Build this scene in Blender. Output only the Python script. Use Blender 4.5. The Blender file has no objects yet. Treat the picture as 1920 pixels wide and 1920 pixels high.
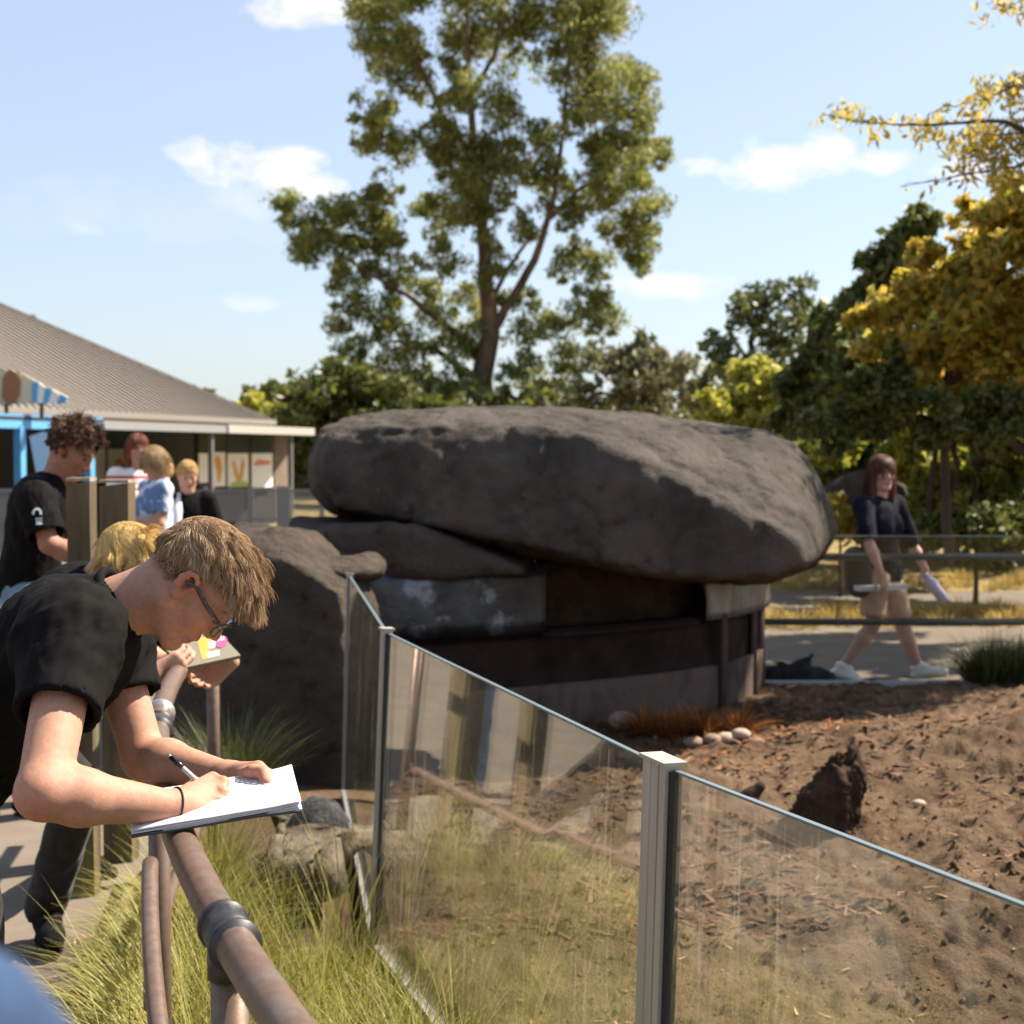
import bpy, math, random
import numpy as np
from mathutils import Vector
from mathutils.bvhtree import BVHTree
R = math.radians
random.seed(7)
RNG = np.random.default_rng(11)
S = bpy.context.scene
COL = S.collection

# ------------------------------------------------------------------ camera, world, sun, exposure
F, HZ, EYE = 2700.0, 850.0, 1.65
PITCH = math.atan((960 - HZ) / F)
cam = bpy.data.cameras.new('camera'); camo = bpy.data.objects.new('camera', cam); COL.objects.link(camo)
camo.location = (0, 0, EYE); camo.rotation_euler = (R(90) - PITCH, 0, 0)
cam.sensor_width = 36; cam.lens = 36 * F / 1920; cam.clip_end = 3000; cam.clip_start = .02
cam.dof.use_dof = True; cam.dof.focus_distance = 2.5; cam.dof.aperture_fstop = 6.3; cam.dof.aperture_blades = 0
S.camera = camo
SUN = np.array([.58, .30, .75]); SUN /= np.linalg.norm(SUN)
S.view_settings.view_transform = 'Standard'; S.view_settings.look = 'None'
S.view_settings.gamma = 1; S.view_settings.use_curve_mapping = False
S.view_settings.exposure = 1.42
S.cycles.use_denoising = True
S.cycles.max_bounces = 10; S.cycles.transparent_max_bounces = 24
S.cycles.caustics_reflective = False; S.cycles.caustics_refractive = False
S.cycles.sample_clamp_indirect = 4

def cray(px, py):
    u, v = (px - 960) / F, (960 - py) / F
    c, s = math.cos(PITCH), math.sin(PITCH)
    return np.array([u, c + v * s, -s + v * c])
def at(px, py, Y):
    d = cray(px, py); return np.array([0, 0, EYE]) + d * (Y / d[1])
def gnd(px, py, z=0.0):
    d = cray(px, py); return np.array([0, 0, EYE]) + d * ((z - EYE) / d[2])
W = at

w = bpy.data.worlds.new('World'); S.world = w; w.use_nodes = True
nt = w.node_tree; N = nt.nodes; L = nt.links
bg = N['Background']
sky = N.new('ShaderNodeTexSky'); sky.sky_type = 'NISHITA'; sky.sun_disc = False
sky.sun_elevation = math.asin(SUN[2]); sky.sun_rotation = math.atan2(SUN[0], SUN[1])
sky.air_density = 1.1; sky.dust_density = 1.2; sky.ozone_density = 1.6
bg.inputs['Strength'].default_value = .059
tc = N.new('ShaderNodeTexCoord')
def wm(op, a, b=None, c=None):
    n = N.new('ShaderNodeMath'); n.operation = op
    for i, x in enumerate((a, b, c)):
        if x is None: continue
        if isinstance(x, (int, float)): n.inputs[i].default_value = x
        else: L.new(x, n.inputs[i])
    return n.outputs[0]
def wdot(v):
    n = N.new('ShaderNodeVectorMath'); n.operation = 'DOT_PRODUCT'; L.new(tc.outputs['Generated'], n.inputs[0])
    n.inputs[1].default_value = tuple(v); return n.outputs['Value']
ns = N.new('ShaderNodeTexNoise'); ns.inputs['Scale'].default_value = 26; ns.inputs['Detail'].default_value = 9
ns.inputs['Roughness'].default_value = .62
mp = N.new('ShaderNodeMapping'); mp.inputs['Scale'].default_value = (1, 1, 1.7)
L.new(tc.outputs['Generated'], mp.inputs[0]); L.new(mp.outputs[0], ns.inputs['Vector'])
tot = None
for px, py, cw, ch, dens in [(1440, 312, 150, 44, 1), (1540, 300, 90, 44, 1), (1660, 300, 70, 26, .75), (490, 312, 120, 50, .95), (365, 288, 60, 26, .8), (595, 350, 60, 34, .8),
                       (575, 12, 120, 36, .9), (1250, 537, 120, 28, .6), (1140, 530, 60, 30, .5), (172, 432, 40, 16, .4), (460, 562, 60, 20, .4), (1785, 325, 70, 26, .7),
                       (460, 375, 80, 40, .35), (300, 400, 300, 60, .12)]:
    c = cray(px, py); c /= np.linalg.norm(c)
    r = np.cross(c, [0, 0, 1]); r /= np.linalg.norm(r); u = np.cross(r, c)
    a = wm('MULTIPLY', wdot(r), F / cw); b = wm('MULTIPLY', wdot(u), F / ch)
    q = wm('ADD', wm('MULTIPLY', a, a), wm('MULTIPLY', b, b))
    q = wm('SUBTRACT', 1.0, q)
    q = wm('ADD', q, wm('MULTIPLY', wm('SUBTRACT', ns.outputs[0], .50), 4.6))
    front = wm('GREATER_THAN', wdot(c), .5)
    q = wm('MULTIPLY', wm('MULTIPLY', q, front), .8)
    cl = N.new('ShaderNodeClamp'); L.new(q, cl.inputs[0])
    q = wm('MULTIPLY', wm('SMOOTH_MIN', cl.outputs[0], 1.0, .3), dens)
    tot = q if tot is None else wm('MAXIMUM', tot, q)
tint = N.new('ShaderNodeMix'); tint.data_type = 'RGBA'; tint.blend_type = 'MULTIPLY'; tint.inputs[0].default_value = 1
L.new(sky.outputs[0], tint.inputs[6]); tint.inputs[7].default_value = (1.07, 1.11, 1.24, 1)
pale = N.new('ShaderNodeMix'); pale.data_type = 'RGBA'; pale.inputs[0].default_value = .42; L.new(tint.outputs[2], pale.inputs[6]); pale.inputs[7].default_value = (5.1, 5.6, 6.0, 1)
mx = N.new('ShaderNodeMix'); mx.data_type = 'RGBA'
L.new(tot, mx.inputs[0]); L.new(pale.outputs[2], mx.inputs[6]); mx.inputs[7].default_value = (7.6, 7.2, 6.9, 1)
L.new(mx.outputs[2], bg.inputs['Color'])

sl = bpy.data.lights.new('sun', 'SUN'); so = bpy.data.objects.new('sun', sl); COL.objects.link(so)
sl.energy = 5.0; sl.angle = R(.53); sl.color = (1, .89, .73)
so.rotation_euler = Vector(tuple(SUN)).to_track_quat('Z', 'Y').to_euler(); so.location = (10, 10, 20)

# ------------------------------------------------------------------ noise, mesh helpers
def vnoise(p):
    p = np.asarray(p, float); i = np.floor(p).astype(np.int64); f = p - i; u = f * f * (3 - 2 * f)
    def hsh(a, b, c):
        n = (a * 374761393 + b * 668265263 + c * 1274126177) & 0xffffffff
        n = ((n ^ (n >> 13)) * 1274126177) & 0xffffffff
        return ((n ^ (n >> 16)) & 0xffff) / 65535.0
    x, y, z = i[..., 0], i[..., 1], i[..., 2]; out = 0
    for dx in (0, 1):
        for dy in (0, 1):
            for dz in (0, 1):
                wgt = (u[..., 0] if dx else 1 - u[..., 0]) * (u[..., 1] if dy else 1 - u[..., 1]) * (u[..., 2] if dz else 1 - u[..., 2])
                out = out + wgt * hsh(x + dx, y + dy, z + dz)
    return out * 2 - 1
def fbm(p, o=4, g=.5):
    p = np.asarray(p, float); a, s, t = 1.0, 0, 0
    for k in range(o):
        s = s + a * vnoise(p * 2 ** k + 17.3 * k); t += a; a *= g
    return s / t
def unit(v): v = np.asarray(v, float); return v / (np.linalg.norm(v) + 1e-12)

def mesh(name, v, f, smooth=True):
    me = bpy.data.meshes.new(name); v = np.asarray(v, np.float32)
    if isinstance(f, np.ndarray):
        nf, k = f.shape
        me.vertices.add(len(v)); me.vertices.foreach_set('co', v.ravel())
        me.loops.add(nf * k); me.loops.foreach_set('vertex_index', f.astype(np.int32).ravel())
        me.polygons.add(nf); me.polygons.foreach_set('loop_start', np.arange(0, nf * k, k, dtype=np.int32))
        me.update(calc_edges=True); me.validate()
    else:
        me.from_pydata([tuple(map(float, x)) for x in v], [], [tuple(map(int, x)) for x in f]); me.update()
    if smooth: me.polygons.foreach_set('use_smooth', np.ones(len(me.polygons), bool))
    return me
WL = {}
def obj(name, v, f, m, parent=None, smooth=True, label=None, cat=None, group=None, kind=None):
    v = np.array(v, float)
    if parent is None:
        loc = np.array([(v[:, 0].min() + v[:, 0].max()) / 2, (v[:, 1].min() + v[:, 1].max()) / 2, v[:, 2].min()])
    else: loc = WL[parent.name]
    me = mesh(name, v - loc, f, smooth); o = bpy.data.objects.new(name, me); COL.objects.link(o)
    if m: me.materials.append(m)
    if parent is None: o.location = loc
    else: o.parent = parent
    WL[o.name] = loc
    return tag(o, label, cat, group, kind)
def tag(o, label=None, cat=None, group=None, kind=None):
    if label: o['label'] = label
    if cat: o['category'] = cat
    if group: o['group'] = group
    if kind: o['kind'] = kind
    return o
def thing(name, loc, label, cat, group=None):
    o = bpy.data.objects.new(name, None); COL.objects.link(o); o.location = tuple(loc); o.empty_display_size = .1
    WL[o.name] = np.array(loc, float); return tag(o, label, cat, group)
def join(parts):
    V, Fc, n = [], [], 0
    for v, f in parts:
        V.append(np.asarray(v, float)); Fc += [tuple(int(i) + n for i in q) for q in f]; n += len(v)
    return np.concatenate(V), Fc
def frame(d):
    d = unit(d); a = np.array([0, 0, 1.0]) if abs(d[2]) < .9 else np.array([1.0, 0, 0])
    s = unit(np.cross(d, a)); return s, np.cross(s, d)
def tube(P, r, n=10, cap=True):
    P = np.asarray(P, float); m = len(P); r = np.full(m, r, float) if np.isscalar(r) else np.asarray(r, float)
    V, Fc = [], []; s0 = None
    for i in range(m):
        d = P[min(i + 1, m - 1)] - P[max(i - 1, 0)]; d = unit(d)
        if s0 is None: s, t = frame(d)
        else: s = unit(s0 - d * np.dot(s0, d)); t = np.cross(s, d)
        s0 = s
        for k in range(n):
            a = 2 * math.pi * k / n; V.append(P[i] + r[i] * (math.cos(a) * s + math.sin(a) * t))
    for i in range(m - 1):
        for k in range(n): Fc.append((i * n + k, i * n + (k + 1) % n, (i + 1) * n + (k + 1) % n, (i + 1) * n + k))
    if cap: Fc += [tuple(range(n))[::-1], tuple((m - 1) * n + k for k in range(n))]
    return np.array(V), Fc
def box(c, sx, sy, sz, X=(1, 0, 0), Y=(0, 1, 0), Z=(0, 0, 1)):
    c = np.array(c, float); X, Y, Z = (np.asarray(a, float) for a in (X, Y, Z))
    V = [c + a * sx / 2 * X + b * sy / 2 * Y + d * sz / 2 * Z for d in (-1, 1) for b in (-1, 1) for a in (-1, 1)]
    return np.array(V), [(0, 2, 3, 1), (4, 5, 7, 6), (0, 1, 5, 4), (2, 6, 7, 3), (0, 4, 6, 2), (1, 3, 7, 5)]
def bar(a, b, wd, hg, up=(0, 0, 1)):
    a, b = np.array(a, float), np.array(b, float); X = unit(b - a); Y = unit(np.cross(up, X)); Z = np.cross(X, Y)
    return box((a + b) / 2, np.linalg.norm(b - a), wd, hg, X, Y, Z)
def quadgrid(P):            # P: (m,n,3) -> verts, quads
    m, n = P.shape[:2]; i = np.arange(m * n).reshape(m, n)
    f = np.stack([i[:-1, :-1], i[:-1, 1:], i[1:, 1:], i[1:, :-1]], -1).reshape(-1, 4)
    return P.reshape(-1, 3), f
def slab(P, t):             # a closed sheet of thickness t from a (m,n,3) grid, along grid normals
    m, n = P.shape[:2]
    du = np.gradient(P, axis=0); dv = np.gradient(P, axis=1); nn = np.cross(du, dv); nn /= np.linalg.norm(nn, axis=2, keepdims=True) + 1e-9
    Q = P + nn * t; i = np.arange(m * n).reshape(m, n); j = i + m * n; Fc = []
    for a in range(m - 1):
        for b in range(n - 1):
            Fc.append((i[a, b], i[a + 1, b], i[a + 1, b + 1], i[a, b + 1])); Fc.append((j[a, b], j[a, b + 1], j[a + 1, b + 1], j[a + 1, b]))
    rim = [(0, b) for b in range(n)] + [(a, n - 1) for a in range(1, m)] + [(m - 1, b) for b in range(n - 2, -1, -1)] + [(a, 0) for a in range(m - 2, 0, -1)]
    for k in range(len(rim)):
        p, q = rim[k], rim[(k + 1) % len(rim)]; Fc.append((i[p], i[q], j[q], j[p]))
    return np.concatenate([P.reshape(-1, 3), Q.reshape(-1, 3)]), Fc
def normals(v, f):
    n = np.zeros_like(v); a = np.cross(v[f[:, 2]] - v[f[:, 0]], v[f[:, 3]] - v[f[:, 1]])
    for k in range(4): np.add.at(n, f[:, k], a)
    return n / (np.linalg.norm(n, axis=1, keepdims=True) + 1e-12)

# ------------------------------------------------------------------ materials
def M(name, col, rough=.6, var=.0, vs=6, bump=0, bs=30, metal=0, spec=.5, sss=0, island=None, transl=0, attr=None,
      stretch=None, spots=None, sheen=0, bdist=.01, vdetail=5, band=None):
    m = bpy.data.materials.new(name); m.use_nodes = True; t = m.node_tree; n = t.nodes; l = t.links
    p = n['Principled BSDF']; out = n['Material Output']
    p.inputs['Roughness'].default_value = rough; p.inputs['Metallic'].default_value = metal
    p.inputs['Specular IOR Level'].default_value = spec if rough < .79 else min(spec, .10)
    if sss: p.inputs['Subsurface Weight'].default_value = sss; p.inputs['Subsurface Radius'].default_value = (.9, .35, .2); p.inputs['Subsurface Scale'].default_value = .012
    if sheen: p.inputs['Sheen Weight'].default_value = sheen; p.inputs['Sheen Roughness'].default_value = .4
    c = tuple(col) + (1,); src = None
    co = n.new('ShaderNodeTexCoord').outputs['Object']
    if stretch:
        mpn = n.new('ShaderNodeMapping'); mpn.inputs['Scale'].default_value = stretch; l.new(co, mpn.inputs[0]); co = mpn.outputs[0]
    def mixc(fac, a, b, mode='MIX'):
        k = n.new('ShaderNodeMix'); k.data_type = 'RGBA'; k.blend_type = mode
        for s, x in ((0, fac), (6, a), (7, b)):
            if isinstance(x, (tuple, float, int)): k.inputs[s].default_value = x
            else: l.new(x, k.inputs[s])
        return k.outputs[2]
    def noi(sc, det=5, ro=.6):
        k = n.new('ShaderNodeTexNoise'); k.inputs['Scale'].default_value = sc; k.inputs['Detail'].default_value = det; k.inputs['Roughness'].default_value = ro
        l.new(co, k.inputs['Vector']); return k.outputs[0]
    def ramp(fac, stops):
        k = n.new('ShaderNodeValToRGB'); l.new(fac, k.inputs[0]); e = k.color_ramp.elements
        e[0].position, e[0].color = stops[0][0], tuple(stops[0][1]) + (1,); e[1].position, e[1].color = stops[-1][0], tuple(stops[-1][1]) + (1,)
        for pp, cc in stops[1:-1]: x = e.new(pp); x.color = tuple(cc) + (1,)
        return k.outputs[0]
    if attr: a = n.new('ShaderNodeAttribute'); a.attribute_name = attr; src = a.outputs['Color']
    if island:
        g = n.new('ShaderNodeNewGeometry'); k = len(island)
        src = ramp(g.outputs['Random Per Island'], [(i / (k - 1), cc) for i, cc in enumerate(island)])
    if var:
        lo = tuple(x * (1 - var) for x in col); hi = tuple(min(1, x * (1 + var)) for x in col)
        v = ramp(noi(vs, vdetail), [(.3, lo), (.7, hi)])
        if src is None: src = v
        else:
            g2 = ramp(noi(vs, vdetail), [(.3, (1 - var,) * 3), (.7, (1, 1, 1))]); src = mixc(1.0, src, g2, 'MULTIPLY')
    for sp in (spots or []):           # (scale, threshold, softness, colour, amount)
        fac = ramp(noi(sp[0], 6, .65), [(sp[1], (0, 0, 0)), (min(1, sp[1] + sp[2]), (sp[4],) * 3)])
        src = mixc(fac, src if src is not None else c, tuple(sp[3]) + (1,))
    if src is None: p.inputs['Base Color'].default_value = c
    else: l.new(src, p.inputs['Base Color'])
    if bump:
        b = n.new('ShaderNodeBump'); b.inputs['Strength'].default_value = bump; b.inputs['Distance'].default_value = bdist
        l.new(noi(bs, 8, .68), b.inputs['Height']); l.new(b.outputs[0], p.inputs['Normal'])
    if transl:
        tr = n.new('ShaderNodeBsdfTranslucent'); ms = n.new('ShaderNodeMixShader'); ms.inputs[0].default_value = transl
        if src is None: tr.inputs[0].default_value = c
        else: l.new(src, tr.inputs[0])
        l.new(p.outputs[0], ms.inputs[1]); l.new(tr.outputs[0], ms.inputs[2]); l.new(ms.outputs[0], out.inputs[0])
    return m

def glass_mat(name, dust=.05, streak=.2, base=.055, ex=3.1, tint=(.955, .965, .95)):
    m = bpy.data.materials.new(name); m.use_nodes = True; t = m.node_tree; n = t.nodes; l = t.links
    n.remove(n['Principled BSDF']); out = n['Material Output']
    lw = n.new('ShaderNodeLayerWeight'); lw.inputs[0].default_value = .5
    pw = n.new('ShaderNodeMath'); pw.operation = 'POWER'; l.new(lw.outputs['Facing'], pw.inputs[0]); pw.inputs[1].default_value = ex
    fr = n.new('ShaderNodeMath'); fr.operation = 'MULTIPLY_ADD'; l.new(pw.outputs[0], fr.inputs[0]); fr.inputs[1].default_value = .95; fr.inputs[2].default_value = base
    tr = n.new('ShaderNodeBsdfTransparent'); tr.inputs[0].default_value = tuple(tint) + (1,)
    gl = n.new('ShaderNodeBsdfGlossy'); gl.inputs['Roughness'].default_value = .012; gl.inputs[0].default_value = (.95, .97, .95, 1)
    ms = n.new('ShaderNodeMixShader'); l.new(fr.outputs[0], ms.inputs[0]); l.new(tr.outputs[0], ms.inputs[1]); l.new(gl.outputs[0], ms.inputs[2])
    co = n.new('ShaderNodeTexCoord')
    def noi(sc, st, det=6):
        mpn = n.new('ShaderNodeMapping'); mpn.inputs['Scale'].default_value = st; l.new(co.outputs['Object'], mpn.inputs[0])
        k = n.new('ShaderNodeTexNoise'); k.inputs['Scale'].default_value = sc; k.inputs['Detail'].default_value = det; l.new(mpn.outputs[0], k.inputs['Vector']); return k.outputs[0]
    def rng(src, a, b, hi):
        k = n.new('ShaderNodeMapRange'); l.new(src, k.inputs[0]); k.inputs[1].default_value = a; k.inputs[2].default_value = b; k.inputs[3].default_value = 0; k.inputs[4].default_value = hi; return k.outputs[0]
    a = rng(noi(60, (1, 1, .012)), .57, .74, streak); b = rng(noi(5, (1, 1, .3)), .3, .8, dust * 2); c2 = rng(noi(260, (1, 1, 1), 2), .70, .76, streak * .8)
    pt = rng(noi(3.2, (1, 1, .45)), .48, .66, 1.0)
    mu = n.new('ShaderNodeMath'); mu.operation = 'MULTIPLY'; l.new(a, mu.inputs[0]); l.new(pt, mu.inputs[1])
    ad = n.new('ShaderNodeMath'); ad.operation = 'ADD'; l.new(mu.outputs[0], ad.inputs[0]); l.new(b, ad.inputs[1])
    ad2 = n.new('ShaderNodeMath'); ad2.operation = 'ADD'; l.new(ad.outputs[0], ad2.inputs[0]); l.new(c2, ad2.inputs[1])
    df = n.new('ShaderNodeBsdfDiffuse'); df.inputs[0].default_value = (.55, .5, .42, 1)
    tl = n.new('ShaderNodeBsdfTranslucent'); tl.inputs[0].default_value = (.55, .5, .42, 1)
    m1 = n.new('ShaderNodeMixShader'); m1.inputs[0].default_value = .5; l.new(df.outputs[0], m1.inputs[1]); l.new(tl.outputs[0], m1.inputs[2])
    m2 = n.new('ShaderNodeMixShader'); l.new(ad2.outputs[0], m2.inputs[0]); l.new(ms.outputs[0], m2.inputs[1]); l.new(m1.outputs[0], m2.inputs[2])
    l.new(m2.outputs[0], out.inputs[0]); return m

MAT = {}
MAT['skin'] = M('skin', (.62, .36, .26), .60, attr='tint', var=.22, vs=90, bump=.3, bs=380, bdist=.002, sss=.18, spec=.25)
MAT['tee'] = M('black_cotton', (.0055, .005, .0052), .85, var=.25, vs=25, bump=.25, bs=700, bdist=.001, spec=.1)
MAT['jeans'] = M('charcoal_denim', (.025, .022, .021), .85, var=.4, vs=25, bump=.3, bs=500, bdist=.002, sheen=.1)
MAT['alu'] = M('aluminium', (.40, .385, .39), .42, var=.12, vs=30, bump=.1, bs=200, bdist=.001, metal=.4, stretch=(1, 1, .08), spots=[(40, .62, .1, (.33, .3, .28), .5)])
MAT['shoe'] = M('black_canvas', (.008, .008, .009), .85, var=.3, vs=60, bump=.4, bs=300)
MAT['seal'] = M('black_rubber', (.012, .012, .012), .6)
MAT['pipe'] = M('weathered_pipe', (.155, .10, .074), .42, var=.25, vs=40, bump=.15, bs=150, bdist=.002, metal=.35, spots=[(30, .5, .2, (.17, .15, .13), .7), (90, .66, .08, (.06, .03, .02), .6)])
MAT['clamp'] = M('dark_fitting', (.05, .05, .055), .45, var=.3, vs=60, metal=.5)
MAT['paper'] = M('paper', (.58, .575, .59), .7)
MAT['glass'] = glass_mat('fence_glass', .011, .32)
MAT['glass2'] = glass_mat('clean_glass', .0, .0, .012)
MAT['rock'] = M('boulder_stone', (.078, .067, .058), .92, var=.42, vs=2.6, bump=.7, bs=24, bdist=.05, vdetail=10, spots=[(9, .56, .12, (.034, .029, .025), .8), (38, .66, .05, (.15, .138, .12), .7), (2.2, .58, .2, (.115, .077, .055), .6), (14, .70, .04, (.17, .155, .12), .6)])
MAT['rock2'] = M('lower_stone', (.078, .063, .051), .92, var=.3, vs=4, bump=.9, bs=28, bdist=.04, vdetail=10, spots=[(10, .57, .12, (.026, .022, .019), .7), (50, .72, .05, (.15, .135, .115), .6)])
MAT['dirt'] = M('dry_soil', (.165, .110, .068), .95, var=.36, vs=5, bump=1.0, bs=60, bdist=.03, vdetail=10, spots=[(3.0, .54, .18, (.075, .042, .027), .85), (28, .60, .1, (.05, .03, .02), .8), (70, .7, .06, (.26, .19, .125), .6), (1.1, .52, .12, (.095, .055, .035), .6)])
MAT['concrete'] = M('path_concrete', (.16, .132, .106), .9, var=.14, vs=3, bump=.4, bs=140, bdist=.004, spots=[(5, .58, .2, (.22, .2, .18), .5), (180, .68, .05, (.16, .15, .14), .5)])
MAT['drygrass'] = M('dry_lawn', (.34, .25, .11), .95, var=.4, vs=2.5, bump=1, bs=40, bdist=.05, spots=[(1.5, .5, .2, (.17, .16, .05), .7)])
MAT['hair'] = M('brown_hair', (.3, .17, .08), .38, island=[(.17, .095, .045), (.45, .285, .15), (.76, .56, .35)], transl=.25, spec=.6)
MAT['blond'] = M('blond_hair', (.5, .33, .13), .45, island=[(.52, .32, .09), (.82, .58, .20), (.92, .74, .36)], transl=.25)
MAT['curl'] = M('dark_curly_hair', (.09, .045, .025), .45, island=[(.05, .024, .014), (.10, .05, .028), (.19, .10, .055)], transl=.15)

# ------------------------------------------------------------------ signed-distance bodies (surface nets)
class Fld:
    def __init__(s, lo, hi, h):
        s.h = h; s.lo = np.array(lo, float); s.n = np.maximum(4, np.ceil((np.array(hi) - s.lo) / h).astype(int) + 1)
        s.d = np.full(tuple(s.n), 1e3, np.float32); s.ax = [(s.lo[i] + h * np.arange(s.n[i])).astype(np.float32) for i in range(3)]
    def blk(s, lo, hi, mg):
        i0 = np.clip(np.floor((lo - mg - s.lo) / s.h).astype(int), 0, s.n); i1 = np.clip(np.ceil((hi + mg - s.lo) / s.h).astype(int) + 1, 0, s.n)
        if np.any(i1 <= i0): return None, None
        sl = tuple(slice(a, b) for a, b in zip(i0, i1)); g = [s.ax[i][sl[i]] for i in range(3)]
        return sl, (g[0][:, None, None], g[1][None, :, None], g[2][None, None, :])
    def put(s, sl, dn, k, sub):
        d = s.d[sl]
        if sub:
            a = -dn; hh = np.clip(.5 - .5 * (d - a) / k, 0, 1); s.d[sl] = d * (1 - hh) + a * hh + k * hh * (1 - hh)
        else:
            hh = np.clip(.5 + .5 * (d - dn) / k, 0, 1); s.d[sl] = d * (1 - hh) + dn * hh - k * hh * (1 - hh)
    def cap(s, a, b, ra, rb=None, k=.02, n=None, q=1, cut=None, sub=False):
        a, b = np.asarray(a, float), np.asarray(b, float); rb = ra if rb is None else rb; rm = max(ra, rb)
        sl, g = s.blk(np.minimum(a, b) - rm, np.maximum(a, b) + rm, k + 3 * s.h)
        if sl is None: return
        ba = b - a; L2 = float(ba @ ba) + 1e-12
        p = [g[i] - a[i] for i in range(3)]; t = np.clip((p[0] * ba[0] + p[1] * ba[1] + p[2] * ba[2]) / L2, 0, 1)
        ww = [p[i] - t * ba[i] for i in range(3)]; d2 = ww[0] ** 2 + ww[1] ** 2 + ww[2] ** 2
        if n is not None: cn = ww[0] * n[0] + ww[1] * n[1] + ww[2] * n[2]; d2 = d2 + cn ** 2 * (1 / q ** 2 - 1)
        dn = np.sqrt(d2) - (ra + (rb - ra) * t)
        if cut is not None:
            c0, cn_ = np.asarray(cut[0], float), unit(cut[1]); dn = np.maximum(dn, (g[0] - c0[0]) * cn_[0] + (g[1] - c0[1]) * cn_[1] + (g[2] - c0[2]) * cn_[2])
        s.put(sl, dn, k, sub)
    def chain(s, P, rs, k=.01, **kw):
        for i in range(len(P) - 1): s.cap(P[i], P[i + 1], rs[i], rs[i + 1], k, **kw)
    def ell(s, c, r, Mx=None, k=.02, sub=False):
        c = np.asarray(c, float); r = np.asarray(r, float); Mx = np.eye(3) if Mx is None else Mx; ext = np.abs(Mx) @ r
        sl, g = s.blk(c - ext, c + ext, k + 3 * s.h)
        if sl is None: return
        p = [g[i] - c[i] for i in range(3)]; q0 = q1 = 0
        for j in range(3):
            e = p[0] * Mx[0, j] + p[1] * Mx[1, j] + p[2] * Mx[2, j]; q0 = q0 + (e / r[j]) ** 2; q1 = q1 + (e / r[j] ** 2) ** 2
        q0 = np.sqrt(q0); dn = q0 * (q0 - 1) / (np.sqrt(q1) + 1e-9)
        s.put(sl, dn, k, sub)
    def nets(s):
        d = s.d; ins = d < 0; nx, ny, nz = s.n - 1
        cnt = np.zeros((nx, ny, nz), np.int8)
        for a in (0, 1):
            for b in (0, 1):
                for c in (0, 1): cnt += ins[a:a + nx, b:b + ny, c:c + nz]
        act = np.argwhere((cnt > 0) & (cnt < 8)); idx = np.full((nx, ny, nz), -1, np.int32); idx[tuple(act.T)] = np.arange(len(act))
        cs = [(a, b, c) for a in (0, 1) for b in (0, 1) for c in (0, 1)]
        val = np.stack([d[act[:, 0] + a, act[:, 1] + b, act[:, 2] + c] for a, b, c in cs], 1)
        acc = np.zeros((len(act), 3)); num = np.zeros(len(act))
        for i in range(8):
            for j in range(i + 1, 8):
                ci, cj = np.array(cs[i]), np.array(cs[j])
                if abs(ci - cj).sum() != 1: continue
                m = (val[:, i] < 0) != (val[:, j] < 0); t = val[m, i] / (val[m, i] - val[m, j]); t = np.clip(t, 0, 1)
                acc[m] += ci + (cj - ci) * t[:, None]; num[m] += 1
        v = s.lo + s.h * (act + acc / num[:, None]); Q = []
        for axis in range(3):
            o1, o2 = (axis + 1) % 3, (axis + 2) % 3
            lo_ = [slice(1, s.n[i] - 1) for i in range(3)]; hi_ = list(lo_); lo_[axis] = slice(0, s.n[axis] - 1); hi_[axis] = slice(1, s.n[axis])
            A, B = ins[tuple(lo_)], ins[tuple(hi_)]; e = np.argwhere(A != B)
            if not len(e): continue
            flip = A[tuple(e.T)]; base = e.copy(); base[:, o1] += 1; base[:, o2] += 1
            def cell(d1, d2):
                c = base.copy(); c[:, o1] -= d1; c[:, o2] -= d2; return idx[tuple(c.T)]
            q = np.stack([cell(1, 1), cell(0, 1), cell(0, 0), cell(1, 0)], 1); q[~flip] = q[~flip][:, ::-1]; Q.append(q)
        Q = np.concatenate(Q); return v, Q[(Q >= 0).all(1)]

def axes(fw, up):
    X = unit(fw); Z = unit(np.asarray(up) - X * np.dot(up, X)); return np.stack([X, np.cross(Z, X), Z], 1)

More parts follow.
